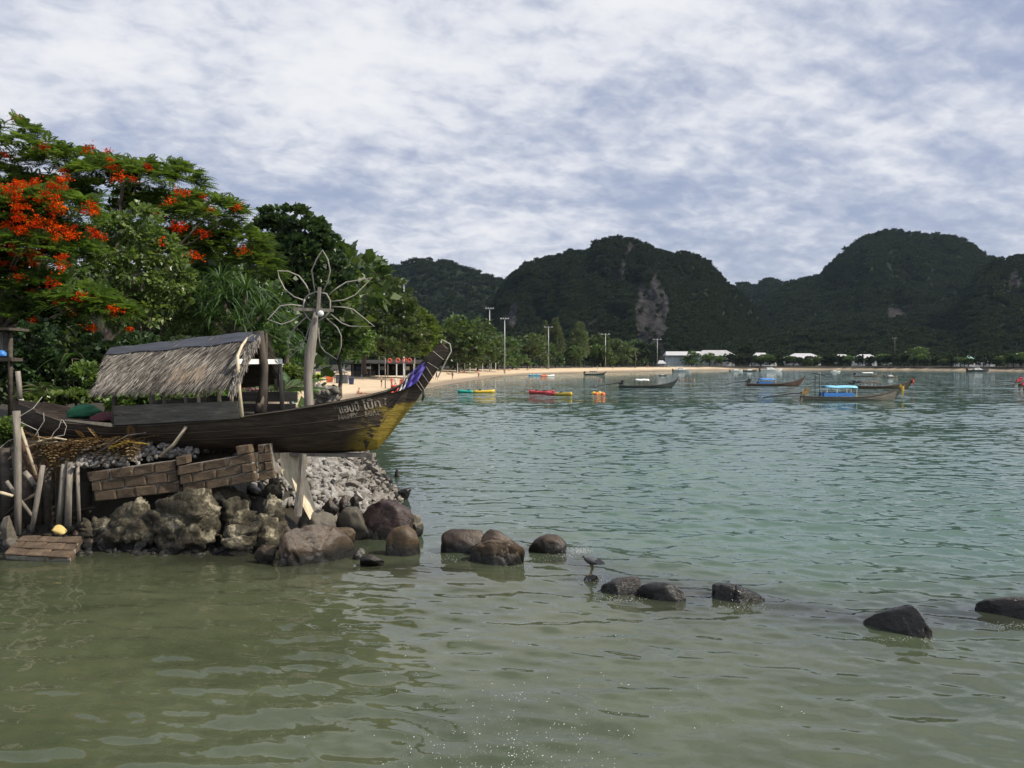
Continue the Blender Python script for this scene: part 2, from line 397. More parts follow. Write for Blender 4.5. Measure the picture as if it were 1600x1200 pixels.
wat = mk('water', wv.reshape(-1, 3), grid_faces(len(ry), len(rt)), wm, smooth=True, rnd=silt.ravel())
at = wat.data.attributes.new('reef', 'FLOAT', 'POINT'); at.data.foreach_set('value', reef.ravel().astype(np.float32))
at = wat.data.attributes.new('open', 'FLOAT', 'POINT'); at.data.foreach_set('value', far.ravel().astype(np.float32))
wat['kind'] = 'structure'; wat['label'] = 'rippled green bay water, silty brown in the foreground'

# ================================================================== HILLS
hm, t, out = nmat('hill_ground')
co = t.nodes.new('ShaderNodeTexCoord').outputs['Object']
a1 = N(t, 'ShaderNodeAttribute', attribute_name='rnd').outputs['Fac']
st = noise_n(t, mapping(t, co, (.11, .11, .02)), 1, 8, .7, .6); st2 = noise_n(t, co, .12, 6, .7)
rockc = ramp(t, math_n(t, 'ADD', math_n(t, 'MULTIPLY', st, .6), math_n(t, 'MULTIPLY', st2, .4)), [(.36, (.010, .011, .011)), (.46, (.024, .023, .023)), (.56, (.048, .045, .045)), (.7, (.09, .086, .086))])
grn = ramp(t, st2, [(.35, (.010, .016, .010)), (.65, (.024, .034, .018))])
p = t.nodes.new('ShaderNodeBsdfPrincipled'); t.links.new(mix_c(t, smooth(t, a1, .35, .62), grn, rockc), p.inputs['Base Color'])
p.inputs['Roughness'].default_value = .95; p.inputs['Specular IOR Level'].default_value = .1
b = t.nodes.new('ShaderNodeBump'); b.inputs['Strength'].default_value = .9; b.inputs['Distance'].default_value = 5.
t.links.new(math_n(t, 'ADD', st, st2), b.inputs['Height']); t.links.new(b.outputs[0], p.inputs['Normal']); t.links.new(p.outputs[0], out.inputs[0])

FOREST = []
def massif(label, sil, D, B, seed, patches, ntree, tsize=(5, 9), step=2.5, crag=1.0):
    sil = np.array(sil, float); px = np.arange(sil[0, 0], sil[-1, 0] + .1, step)
    # smooth the traced ridge line a little and keep its notches
    py = np.interp(px, sil[:, 0], sil[:, 1])
    k = np.array([1, 2, 3, 2, 1.]); py = np.convolve(np.pad(py, 2, 'edge'), k / k.sum(), 'valid')
    xr = (px - 800) / FPX; H = CAM_H + D * (HOR - py) / FPX - 4.5       # the canopy adds the last metres
    hf = np.concatenate([np.linspace(1, .0, 66)])
    off = np.interp(hf, [0, .12, .35, .6, .88, 1], [1, .80, .50, .30, .11, 0])
    hb = np.linspace(1, 0, 12)[1:]; ob = -np.linspace(0, .7, 12)[1:]
    hh = np.concatenate([hb[::-1], hf]); oo = np.concatenate([ob[::-1], off])
    X, HHf = np.meshgrid(np.arange(len(px)), hh); OO = np.repeat(oo[:, None], len(px), 1)
    Hc = H[X]; Z = Hc * HHf - 2
    dep = (D - B) * OO
    q = np.stack([xr[X] * D, Z * .8, OO * 0 + seed * 13.7], -1)
    mid = np.clip(HHf * (1 - HHf) * 4, 0, 1) * (OO > 0)
    dep = dep + crag * mid * (34 * fbm(q * .012, 3, seed) + 26 * fbm(q * .03, 3, seed + 5) + 8 * fbm(q * .1, 3, seed + 9))
    Yd = D - dep; Xw = xr[X] * Yd
    Z = Z + np.where(HHf > .97, 0, 1) * 3 * fbm(np.stack([Xw, Yd, Z], -1) * .05, 2, seed + 3)
    pyv = HOR - (Z - CAM_H) / Yd * FPX; pxv = px[X]
    mask = np.zeros_like(Z)
    jit = fbm(np.stack([pxv * .09, pyv * .045, Z * 0], -1), 3, seed + 40)
    for (cx, cyy, rx, ryy, lean, s) in patches:
        e = ((pxv - cx - lean * (pyv - cyy)) / rx) ** 2 + ((pyv - cyy) / ryy) ** 2
        mask = np.maximum(mask, s * np.clip(1.25 - e * .8 + jit * 1.1, 0, 1) * (OO > 0))
    o = mk('hill', np.stack([Xw, Yd, Z], -1).reshape(-1, 3), grid_faces(len(hh), len(px)), hm, smooth=True, rnd=mask.ravel())
    o['kind'] = 'structure'; o['label'] = label
    # places for the crowns of the wood that covers the hill
    r = np.random.default_rng(seed); V = np.stack([Xw, Yd, Z], -1)
    e1 = V[1:, :-1] - V[:-1, :-1]; e2 = V[:-1, 1:] - V[:-1, :-1]; ar = np.linalg.norm(np.cross(e1, e2), axis=-1)
    ar = ar * np.where(OO[:-1, :-1] >= -.12, 1, 0) * np.where(mask[:-1, :-1] > .45, .02, 1)
    pr = (ar / ar.sum()).ravel(); idx = r.choice(pr.size, ntree, p=pr); ii, jj = np.unravel_index(idx, ar.shape)
    pos = V[ii, jj] + e1[ii, jj] * r.random((ntree, 1)) + e2[ii, jj] * r.random((ntree, 1))
    sz = r.uniform(tsize[0], tsize[1], ntree) * np.where(r.random(ntree) < .08, 1.35, 1)
    FOREST.append((label, pos, sz, r.uniform(0, 6.28, ntree), r.integers(0, 3, ntree)))
    return o
massif('low wooded hill at left behind the beach trees', [(-500, 500), (-200, 480), (330, 455), (430, 438), (500, 417), (545, 410), (565, 416), (590, 419), (605, 414), (620, 410), (650, 403), (670, 401), (700, 405), (730, 415), (745, 420), (760, 425), (790, 437), (830, 452), (900, 490), (960, 540)], 1300, 900, 11, [(735, 470, 10, 8, 0, .4)], 9000, (5, 8))
massif('small saddle hill between the two large hills', [(1060, 470), (1100, 452), (1150, 442), (1166, 440), (1180, 446), (1186, 438), (1200, 433), (1215, 434), (1222, 440), (1240, 435), (1265, 431), (1300, 425), (1380, 430)], 1600, 1250, 23, [], 3600, (6, 9))
massif('steep hill with a grey cliff face in the middle', [(700, 545), (740, 510), (766, 478), (786, 438), (800, 422), (820, 406), (850, 397), (880, 389), (895, 385), (908, 388), (918, 386), (930, 374), (950, 366), (965, 364), (985, 367), (1000, 373), (1020, 380), (1035, 388), (1050, 391), (1070, 388), (1090, 395), (1110, 405), (1125, 425), (1140, 438), (1155, 448), (1175, 470), (1205, 505), (1240, 545)], 950, 620, 37,
       [(1017, 496, 33, 62, 0, 1), (972, 420, 7, 52, -.32, .9), (803, 492, 13, 20, -.4, .75), (930, 506, 9, 9, 0, .7), (1128, 488, 3, 12, 0, .9), (885, 402, 8, 10, 0, .4), (900, 470, 6, 20, 0, .35)], 11000, (3, 5.2), 1.8, 1.9)
massif('broad dark hill with a flat top at right', [(1150, 520), (1190, 470), (1215, 448), (1240, 437), (1275, 431), (1290, 415), (1310, 395), (1330, 380), (1350, 366), (1365, 360), (1380, 357), (1400, 358), (1425, 361), (1450, 363), (1480, 366), (1500, 370), (1515, 378), (1530, 390), (1545, 398), (1565, 405), (1600, 412), (1660, 430), (1760, 470), (1900, 540)], 1250, 700, 41,
       [(1398, 489, 17, 13, 0, 1), (1420, 482, 8, 8, 0, .8), (1345, 470, 2, 10, 0, .6), (1450, 395, 3, 4, 0, .6), (1238, 458, 5, 10, 0, .5)], 13000, (4, 6.8), 2.2, 1.7)
massif('craggy wooded spur at the right edge', [(1440, 555), (1480, 500), (1512, 440), (1535, 412), (1550, 403), (1558, 398), (1566, 397), (1573, 401), (1580, 396), (1590, 391), (1600, 392), (1640, 384), (1700, 390), (1800, 400), (1950, 430), (2150, 520)], 900, 560, 53,
       [(1583, 440, 9, 22, -.2, .7), (1594, 500, 5, 20, 0, .6), (1540, 432, 4, 8, 0, .6), (1600, 420, 5, 12, 0, .6)], 8500, (3, 5.4), 2.2, 1.2)
# gentle wooded foot that links the hills to the flat behind the far beach
massif('wooded foothills behind the far beach houses', [(1000, 560), (1080, 548), (1130, 530), (1180, 525), (1260, 512), (1340, 520), (1420, 508), (1500, 515), (1580, 500), (1680, 510), (1800, 520), (2000, 550)], 760, 575, 67, [], 7000, (3.4, 6), 3.0, .5)

# ================================================================== TREES AND PLANTS
L_FOREST = leafmat('forest_leaves', [(.013, .024, .013), (.026, .044, .021), (.048, .070, .032)], .8, .15, .15)
L_ALMOND = leafmat('almond_leaves', [(.026, .055, .016), (.055, .105, .026), (.11, .17, .042)], .42, .30, .5)
L_LIME = leafmat('bright_leaves', [(.05, .10, .014), (.09, .17, .025), (.15, .24, .04)], .55, .4, .3)
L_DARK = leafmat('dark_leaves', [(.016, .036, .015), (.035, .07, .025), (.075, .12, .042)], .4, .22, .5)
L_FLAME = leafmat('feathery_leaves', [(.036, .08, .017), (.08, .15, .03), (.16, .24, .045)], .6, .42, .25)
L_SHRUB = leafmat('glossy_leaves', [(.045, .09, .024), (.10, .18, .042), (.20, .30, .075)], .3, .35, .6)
L_CASU = leafmat('needle_leaves', [(.07, .095, .05), (.105, .135, .07), (.15, .18, .10)], .8, .25, .15)
L_PAND = leafmat('strap_leaves', [(.020, .058, .014), (.045, .10, .026), (.10, .17, .05)], .35, .3, .55)
L_DRY = leafmat('dry_leaves', [(.10, .065, .03), (.22, .15, .075), (.36, .27, .15)], .7, .2, .2, (1.2, 1.0, .7))
L_RED = leafmat('flame_petals', [(.40, .028, .011), (.60, .07, .016), (.70, .15, .027)], .7, .35, .12, (1.1, .55, .4))
BARK = pmat('bark', [(.06, .045, .034), (.15, .12, .09), (.24, .20, .16)], .9, 5, (1, 1, .25), bump=.8, bdist=.03)
BARK_D = pmat('dark_bark', [(.025, .02, .016), (.06, .048, .038), (.11, .09, .07)], .9, 5, (1, 1, .25), bump=.8, bdist=.03)

def unit(n, r):
    v = r.normal(size=(n, 3)); return v / np.linalg.norm(v, axis=1)[:, None]
def norm(v): return v / np.maximum(np.linalg.norm(v, axis=-1, keepdims=True), 1e-9)
def leaves(base, tip, side, rndv, droop=None):
    n = len(base); mid = base + tip * .5
    if droop is not None: mid = mid + droop
    v = np.stack([base, mid + side, base + tip, mid - side], 1).reshape(-1, 3)
    return v, np.arange(n * 4).reshape(-1, 4), np.repeat(rndv, 4)
def crown(lobes, n, size, seed, clump=22, spread=.5, up=.35, hang=0., narrow=.38, shell=.55):
    """leaf blades in clumps over the outer part of a set of ellipsoid lobes (cx,cy,cz,rx,ry,rz)"""
    r = np.random.default_rng(seed); L = np.array(lobes, float)
    wgt = (L[:, 3] * L[:, 4] + L[:, 3] * L[:, 5] + L[:, 4] * L[:, 5]); nc = max(3, n // clump)
    li = r.choice(len(L), nc, p=wgt / wgt.sum()); u = unit(nc, r); u[:, 2] = np.where(u[:, 2] < -.45, -u[:, 2], u[:, 2])
    rad = shell + (1 - shell) * r.random(nc) ** .5
    cc = L[li, :3] + u * rad[:, None] * L[li, 3:]
    csz = r.uniform(.6, 1.4, nc) * spread * L[li, 3:].mean(1) * .42
    ctone = r.random(nc)
    ci = r.integers(0, nc, n); d = unit(n, r) * (r.random((n, 1)) ** .6)
    d[:, 2] *= .6
    base = cc[ci] + d * csz[ci, None]
    out = norm(u[ci] * .6 + d + r.normal(size=(n, 3)) * .45 + np.array([0, 0, up - hang]))
    s = size * r.uniform(.65, 1.35, n)[:, None]
    side = norm(np.cross(out, r.normal(size=(n, 3)) * .6 + np.array([0, 0, 1.]))) * s * narrow
    rv = np.clip(.55 * r.random(n) + .45 * ctone[ci], 0, 1)
    return leaves(base, out * s, side, rv, np.array([0, 0, 1.]) * s * .12)
def fronds(cc, cdir, n_per, length, seed, pairs=7, wid=.22, droop=.25):
    """feathery compound leaves: strips of leaflet pairs along an arching stalk"""
    r = np.random.default_rng(seed); n = len(cc) * n_per; base = np.repeat(cc, n_per, 0)
    az = unit(n, r); az[:, 2] = az[:, 2] * .35 + .15; d = norm(az + .6 * np.repeat(cdir, n_per, 0))
    ln = length * r.uniform(.7, 1.25, n)[:, None]; V = []; T = []; tone = np.clip(r.normal(.5, .22, n), 0, 1)
    side = norm(np.cross(d, np.array([0, 0, 1.]))); bs = []; tp = []; sd = []; rv = []
    for k in range(pairs):
        f = (k + .6) / pairs; c = base + d * ln * f - np.array([0, 0, 1.]) * droop * ln * f * f
        lw = ln * wid * math.sin(math.pi * (.15 + .8 * f))
        for s in (-1, 1):
            bs.append(c); tp.append(side * s * lw + d * lw * .35 - np.array([0, 0, .18]) * lw); sd.append(d * ln * .42 / pairs); rv.append(tone)
    return leaves(np.concatenate(bs), np.concatenate(tp), np.concatenate(sd), np.concatenate(rv))
def trunk_mesh(base, top, r0, r1, lobes, seed, limbs=6, bend=.06, twig=True):
    r = random.Random(seed); m = MB(); base = Vector(base); top = Vector(top); h = (top - base).length
    pts = []
    for i in range(7):
        f = i / 6; p = base.lerp(top, f); p += Vector((r.uniform(-1, 1), r.uniform(-1, 1), 0)) * h * bend * math.sin(math.pi * f); pts.append(p)
    m.tube(pts, [r0 * (1.35 if i == 0 else 1) + (r1 - r0) * i / 6 for i in range(7)], 9, jit=.06)
    ls = sorted(lobes, key=lambda l: -l[3] * l[5])[:limbs]
    for l in ls:
        c = Vector(l[:3]); a = pts[r.choice((3, 4, 5))]
        mid = a.lerp(c, .5) + Vector((r.uniform(-1, 1), r.uniform(-1, 1), r.uniform(-.3, .6))) * h * .05
        m.tube([a, a.lerp(mid, .5) + Vector((0, 0, h * .02)), mid, mid.lerp(c, .6), c], [r1 * .85, r1 * .7, r1 * .5, r1 * .35, r1 * .12], 6, cap=False)
        if twig:
            for _ in range(4):
                e = c + Vector((r.uniform(-1, 1) * l[3], r.uniform(-1, 1) * l[4], r.uniform(-.4, .9) * l[5])) * .85
                m.tube([mid.lerp(c, .5), mid.lerp(e, .55) + Vector((0, 0, .1)), e], [r1 * .3, r1 * .18, r1 * .05], 5, cap=False)
    return m
def tree(name, label, base, lobes, n, size, lm, bark, r0, group=None, seed=1, top=None, cat='tree', **kw):
    """lobes are in metres relative to the base"""
    t = thing(name, label, cat, base, 0, group)
    zc = max(l[2] for l in lobes); top = top or (0, 0, zc * .62)
    trunk_mesh((0, 0, -.3), top, r0, r0 * .5, lobes, seed).build('trunk', bark, t, world=False, smooth=True)
    v, f, rv = crown(lobes, n, size, seed, **kw)
    mk('crown', v, f, lm, t, world=False, rnd=rv)
    return t
def px_lobes(base, Y, items):
    """lobes from picture measurements (px, py, rx_px, rz_px, depth offset)"""
    o = []; b = Vector(base)
    for (px, py, rx, rz, dy) in items:
        c = P(px, py, Y + dy) - b; s = S(Y + dy); o.append((c.x, c.y, c.z, rx * s, max(rx, rz) * s * .9, rz * s))
    return o

# ---- shore trees: a few kinds, then copies along the bay
def at_ground(px, Y):
    x = (px - 800) / FPX * Y; return Vector((x, Y, gz(x, Y)))
def bush(seed, h, w, lm, n=520, size=None, name='shore_tree'):
    r = random.Random(seed); lob = []
    for i in range(9):
        a = r.uniform(0, 6.28); d = r.uniform(0, .55) * w
        lob.append((d * math.cos(a), d * math.sin(a), h * r.uniform(.15, .75), w * r.uniform(.32, .5), w * r.uniform(.32, .5), h * r.uniform(.2, .3)))
    return lob
KIND = []
for i, (h, wd, lm, n, sz) in enumerate([(1.0, .62, L_FOREST, 800, .105), (1.0, .5, L_FOREST, 800, .10), (1.0, .75, L_ALMOND, 2600, .065), (1.0, .55, L_CASU, 9000, .07), (1.0, .62, L_ALMOND, 3200, .055)]):
    KIND.append((bush(90 + i, h, wd, lm), lm, n, sz))
def shore_tree(kind, px, Y, hm_, wscale=1.0, name='shore_tree', label='', group=None, proto={}):
    b = at_ground(px, Y)
    if kind not in proto:
        lob, lm, n, sz = KIND[kind]
        if kind == 3: lob = [(0, 0, .5, .24, .24, .44), (.14, .05, .42, .24, .24, .32), (-.16, 0, .4, .24, .24, .32), (.02, 0, .84, .13, .13, .2), (-.08, .02, .68, .18, .18, .22), (.1, 0, .66, .17, .17, .24)]
        t = tree(name, label, b, lob, n, sz, lm, BARK_D, .03, group, 70 + kind, clump=14, hang=.4 if kind == 3 else 0, narrow=.12 if kind == 3 else .4)
        proto[kind] = t
    else:
        t = copy_tree(proto[kind]); t.location = b; t.name = name
    t['label'] = label; t['category'] = 'tree'
    if group: t['group'] = group
    elif 'group' in t: del t['group']
    t.rotation_euler = (0, 0, random.uniform(0, 6.28)); t.scale = (hm_ * wscale, hm_ * wscale, hm_)
    return t
shore_tree(0, 1190, 590, 11, 1.1, label='rounded dark tree in the green belt before the far houses', group='trees of the green belt along the far shore')
shore_tree(1, 1330, 600, 10, 1.0, label='rounded dark tree in the green belt before the far houses', group='trees of the green belt along the far shore')
shore_tree(2, 1432, 560, 13, 1.2, label='largest rounded tree of the far shore, right of the utility pole')
# the wood on the hills: each hill's trees read as one mass
protos = [o for o in C.objects if o.name.startswith('crown')][:3]
def scatter(name, label, pos, sz, rot, idx, src, sizes):
    me = bpy.data.meshes.new(name); me.vertices.add(len(pos)); me.vertices.foreach_set('co', pos.ravel())
    for an, arr, ty in (('scl', sz, 'FLOAT'), ('rot', rot, 'FLOAT'), ('idx', idx, 'INT')):
        a = me.attributes.new(an, ty, 'POINT'); a.data.foreach_set('value', np.asarray(arr, np.float32 if ty == 'FLOAT' else np.int32))
    o = bpy.data.objects.new(name, me); C.objects.link(o)
    ng = bpy.data.node_groups.new(name, 'GeometryNodeTree')
    ng.interface.new_socket('Geometry', in_out='INPUT', socket_type='NodeSocketGeometry'); ng.interface.new_socket('Geometry', in_out='OUTPUT', socket_type='NodeSocketGeometry')
    gi = ng.nodes.new('NodeGroupInput'); go = ng.nodes.new('NodeGroupOutput'); jn = ng.nodes.new('GeometryNodeJoinGeometry')
    def attr(nm, ty):
        a = ng.nodes.new('GeometryNodeInputNamedAttribute'); a.data_type = ty; a.inputs[0].default_value = nm; return a.outputs[0]
    for k, s in enumerate(src):
        oi = ng.nodes.new('GeometryNodeObjectInfo'); oi.inputs['Object'].default_value = s; oi.transform_space = 'ORIGINAL'
        ip = ng.nodes.new('GeometryNodeInstanceOnPoints'); ng.links.new(gi.outputs[0], ip.inputs['Points']); ng.links.new(oi.outputs['Geometry'], ip.inputs['Instance'])
        cp = ng.nodes.new('FunctionNodeCompare'); cp.data_type = 'INT'; cp.operation = 'EQUAL'
        ng.links.new(attr('idx', 'INT'), cp.inputs[2]); cp.inputs[3].default_value = k; ng.links.new(cp.outputs[0], ip.inputs['Selection'])
        cx = ng.nodes.new('ShaderNodeCombineXYZ'); ng.links.new(attr('rot', 'FLOAT'), cx.inputs[2]); ng.links.new(cx.outputs[0], ip.inputs['Rotation'])
        ng.links.new(attr('scl', 'FLOAT'), ip.inputs['Scale']); ng.links.new(ip.outputs[0], jn.inputs[0])
    ng.links.new(jn.outputs[0], go.inputs[0]); md = o.modifiers.new('scatter', 'NODES'); md.node_group = ng
    tag(o, label, 'woodland', kind='stuff'); return o
for (lab, pos, sz, rot, idx) in FOREST:
    pos[:, 2] -= sz * .35
    scatter('woodland', 'dense dark green wood covering the ' + lab, pos, sz * 1.35, rot, np.where(idx == 2, 0, idx), protos[:2], None)

# ================================================================== MATERIALS OF THINGS
WOOD_D = pmat('dark_weathered_wood', [(.028, .022, .017), (.06, .048, .036), (.11, .09, .07)], .8, 3, (.5, 3, 3), bump=.5, bdist=.02)
WOOD_G = pmat('grey_weathered_wood', [(.10, .088, .072), (.20, .178, .15), (.33, .30, .255)], .85, 4, (3, 3, .5), bump=.6, bdist=.015)
WOOD_GH = pmat('grey_plank', [(.05, .048, .042), (.095, .09, .078), (.17, .16, .14)], .85, 4, (.5, 3, 4), bump=.6, bdist=.012)
WOOD_P = pmat('pale_sunbleached_wood', [(.30, .24, .15), (.52, .44, .31), (.66, .59, .45)], .8, 3.5, (4, 4, .45), bump=.5, bdist=.012)
DRIFT = pmat('driftwood', [(.12, .105, .088), (.225, .20, .17), (.34, .31, .265)], .85, 4, (4, 4, .35), bump=.9, bdist=.02)
BRICK = pmat('brown_block', [(.032, .023, .016), (.085, .058, .037), (.15, .105, .066), (.24, .20, .15)], .92, 1.6, bump=.9, bscale=14, bdist=.03, fine=.4, contrast=(.3, .74))
MORTAR = pmat('mortar', [(.12, .11, .095), (.26, .245, .215), (.36, .34, .30)], .95, 8, bump=.8, bdist=.02)
CORAL = pmat('crusted_rock', [(.016, .013, .009), (.042, .035, .022), (.085, .074, .048), (.36, .32, .23)], .92, 2.4, bump=1.0, bscale=7, bdist=.08, contrast=(.36, .64), wet=.2)
ROCK_B = pmat('brown_boulder', [(.013, .009, .007), (.034, .022, .014), (.07, .045, .027), (.055, .042, .028)], .5, 1.6, bump=.8, bscale=9, bdist=.03, rrange=(.25, .75), wet=.2)
ROCK_O = pmat('ochre_boulder', [(.022, .015, .008), (.06, .038, .018), (.125, .08, .038)], .55, 2.2, bump=.8, bscale=9, bdist=.03, rrange=(.3, .8), wet=.2)
ROCK_R = pmat('reddish_boulder', [(.020, .012, .010), (.048, .028, .024), (.095, .06, .05)], .45, 1.8, bump=.9, bscale=8, bdist=.04, rrange=(.25, .7), wet=.2)
ROCK_K = pmat('black_wet_rock', [(.006, .006, .006), (.013, .0125, .012), (.028, .027, .025)], .35, 2.5, bump=.8, bscale=8, bdist=.04, rrange=(.15, .6), wet=.2)
ROCK_W = pmat('wet_brown_rock', [(.014, .011, .009), (.036, .027, .021), (.075, .058, .046)], .18, 3.5, bump=1.0, bscale=10, bdist=.06, rrange=(.06, .35), wet=.2)
ROCK_S = pmat('pale_slab_rock', [(.045, .04, .03), (.10, .088, .066), (.18, .16, .122)], .6, 2.2, bump=.7, bscale=8, bdist=.03, wet=.2)
STONE_W = pmat('white_rubble', [(.13, .122, .11), (.28, .265, .245), (.46, .445, .42)], .9, 3, bump=.5, bdist=.03)
STONE_G = pmat('grey_rubble', [(.10, .088, .075), (.20, .18, .155), (.34, .315, .28)], .9, 3, bump=.5, bdist=.03)
THATCH = leafmat('thatch_straw', [(.035, .031, .028), (.125, .113, .10), (.34, .315, .285), (.24, .165, .105)], .85, .12, .2, (1.1, 1, .9))
TARP_K = pmat('black_ridge_sheet', [(.022, .024, .030), (.042, .046, .056), (.075, .08, .095)], .45, 4, (.4, 3, 3), bump=.5, bdist=.02)
WHITE = pmat('white_paint', [(.55, .55, .53), (.74, .74, .72), (.8, .8, .78)], .55, 3, bump=.1)
ROPE = pmat('pale_rope', [(.22, .20, .17), (.38, .36, .31), (.5, .48, .43)], .85, 20, bump=.3)
METAL = pmat('galvanised_metal', [(.30, .31, .32), (.42, .43, .44), (.5, .51, .52)], .5, 3, bump=.1, metal=.4)
def flat(name, c, rough=.6, **k):
    return pmat(name, [tuple(x * .72 for x in c), c, tuple(min(.9, x * 1.18) for x in c)], rough, 6, bump=.15, **k)
GREEN_T = flat('green_net', (.02, .12, .055), .9); RED_T = flat('maroon_cloth', (.10, .028, .034), .9)
RED_C = flat('red_cloth', (.62, .10, .07), .75); WHT_C = flat('white_cloth', (.62, .60, .60), .75); BLU_C = flat('violet_blue_cloth', (.10, .075, .36), .75)
BLUE = flat('blue_tarp', (.05, .20, .55), .6); CYAN = flat('light_blue_tarp', (.20, .52, .72), .55); ORANGE = flat('orange_plastic', (.75, .17, .05), .45); LIME = flat('lime_sign', (.45, .62, .05), .5)
YEL = flat('yellow_cloth', (.62, .42, .06), .75); TEAL = flat('teal_plastic', (.02, .30, .24), .4); REDP = flat('red_plastic', (.62, .05, .06), .4); YELP = flat('yellow_plastic', (.62, .42, .04), .4)
BLACK = flat('black_metal', (.018, .018, .02), .45); NAVY = flat('navy_plastic', (.03, .05, .12), .5); SKIN = flat('skin', (.42, .25, .17), .6); HAIR = flat('dark_hair', (.03, .02, .016), .6)

# ================================================================== THE WRECKED BOAT WITH ITS THATCHED HUT
BA = R(12); BT = math.tan(BA); BY0 = 18.8; BX0 = (590 - 800) / FPX * BY0
def bplane(px, lat=0.0):
    """distance at which the sight column px meets the boat's centre plane shifted sideways by lat (negative = our side)"""
    # line: (X,Y) = (BX0,BY0) + u*(-cos,sin) + lat*(sin,cos)
    ox, oy = BX0 + lat * math.sin(BA), BY0 + lat * math.cos(BA); t = (px - 800) / FPX
    return (oy + ox * BT) / (1 + t * BT)
STERN = P(30, 690, bplane(30)); BLOC = Vector((STERN.x, STERN.y, 0)); BM = Matrix.Translation(BLOC) @ Matrix.Rotation(-BA, 4, 'Z'); BMI = BM.inverted()
def B(px, py, lat=0.0):                       # picture point on that plane -> boat's own coordinates (x along, y across, z up)
    return BMI @ P(px, py, bplane(px, lat))
boat = thing('wooden_boat', 'dark weathered wooden longtail boat with yellow stem and thatched hut, propped on the bank', 'boat', BLOC, -BA)
MINV[boat.name] = BMI
hull_m, t, out = nmat('flaking_hull')
co = t.nodes.new('ShaderNodeTexCoord').outputs['Object']
sx = N(t, 'ShaderNodeSeparateXYZ'); t.links.new(co, sx.inputs[0])
g1 = noise_n(t, mapping(t, co, (.6, 3, 5)), 2.0, 7, .65, .3); g2 = noise_n(t, mapping(t, co, (1, 1, 1.6)), 2.3, 6, .6, .4); g3 = noise_n(t, mapping(t, co, (1.4, 6, 14)), 3, 5, .6)
wood = ramp(t, g1, [(.3, (.020, .014, .010)), (.5, (.046, .031, .021)), (.68, (.085, .060, .040))])
wood = mix_c(t, math_n(t, 'MULTIPLY', smooth(t, g3, .58, .74), .5), wood, (.13, .11, .085))
A_ = B(573, 703); B_ = B(626, 624); k_ = (B_.x - A_.x) / (B_.z - A_.z)
e_ = math_n(t, 'SUBTRACT', math_n(t, 'SUBTRACT', sx.outputs[0], A_.x), math_n(t, 'MULTIPLY', math_n(t, 'SUBTRACT', sx.outputs[2], A_.z), k_))
top_z = B(636, 626).z
edge = smooth(t, e_, -.01, .02)
ceil_ = smooth(t, math_n(t, 'ADD', sx.outputs[2], math_n(t, 'MULTIPLY', g2, -.35)), top_z - .08 - .175, top_z - .175)
stemp = math_n(t, 'MULTIPLY', edge, math_n(t, 'SUBTRACT', 1.0, ceil_))
fl = math_n(t, 'MULTIPLY', smooth(t, e_, -.62, -.05), smooth(t, g2, .48, .53)); fl = math_n(t, 'MULTIPLY', fl, math_n(t, 'SUBTRACT', 1.0, smooth(t, sx.outputs[2], top_z - .15, top_z - .05)))
yel = ramp(t, g1, [(.3, (.22, .15, .02)), (.6, (.38, .27, .04))])
colr = mix_c(t, math_n(t, 'MAXIMUM', stemp, math_n(t, 'MULTIPLY', fl, .8)), wood, yel)
p = t.nodes.new('ShaderNodeBsdfPrincipled'); t.links.new(colr, p.inputs['Base Color']); p.inputs['Roughness'].default_value = .62
b = t.nodes.new('ShaderNodeBump'); b.inputs['Strength'].default_value = .55; b.inputs['Distance'].default_value = .03
t.links.new(math_n(t, 'ADD', g1, g3), b.inputs['Height']); t.links.new(b.outputs[0], p.inputs['Normal']); t.links.new(p.outputs[0], out.inputs[0])

ST = [(30, 630, 34, 664, .42), (60, 641, 62, 680, .6), (100, 655, 100, 690, .75), (178, 664, 178, 697, .85), (240, 662, 240, 702, .88), (300, 658, 300, 705, .9), (350, 653, 350, 706, .9), (400, 646, 400, 707, .88),
      (450, 639, 445, 708, .82), (500, 631, 490, 708, .72), (540, 624, 530, 707, .58), (575, 617, 560, 706, .42), (605, 609, 590, 702, .23), (628, 599, 611, 678, .12), (645, 583, 630, 653, .075), (660, 566, 650, 627, .062), (675, 549, 672, 596, .06), (688, 534, 702, 550, .06)]
rings = []; stations = []
for (gx_, gy_, kx_, ky_, hb) in ST:
    gP = B(gx_, gy_, -hb * .9); kP = B(kx_, ky_); stations.append((gP, kP, hb))
def hull_ring(gP, kP, hb, inset=0.0, floor=0.0):
    r = []
    for j in range(-6, 7):
        tt = j / 6; a = abs(tt); f = a ** 1.7
        y = math.copysign((1 - (1 - a) ** 2.3) * hb * (.72 + .28 * a), tt)
        if inset: y = y * max(0.05, (hb - inset) / hb)
        z = kP.z + floor + (gP.z - kP.z - floor) * f; x = kP.x + (gP.x - kP.x) * f
        r.append(Vector((x, y, z)))
    return r
for (gP, kP, hb) in stations:
    o_ = hull_ring(gP, kP, hb); i_ = hull_ring(gP, kP, hb, min(.045, hb * .5), min(.06, (gP.z - kP.z) * .3))
    rings.append(o_ + i_[::-1])
MB().loft(rings).build('hull', hull_m, boat, world=False)
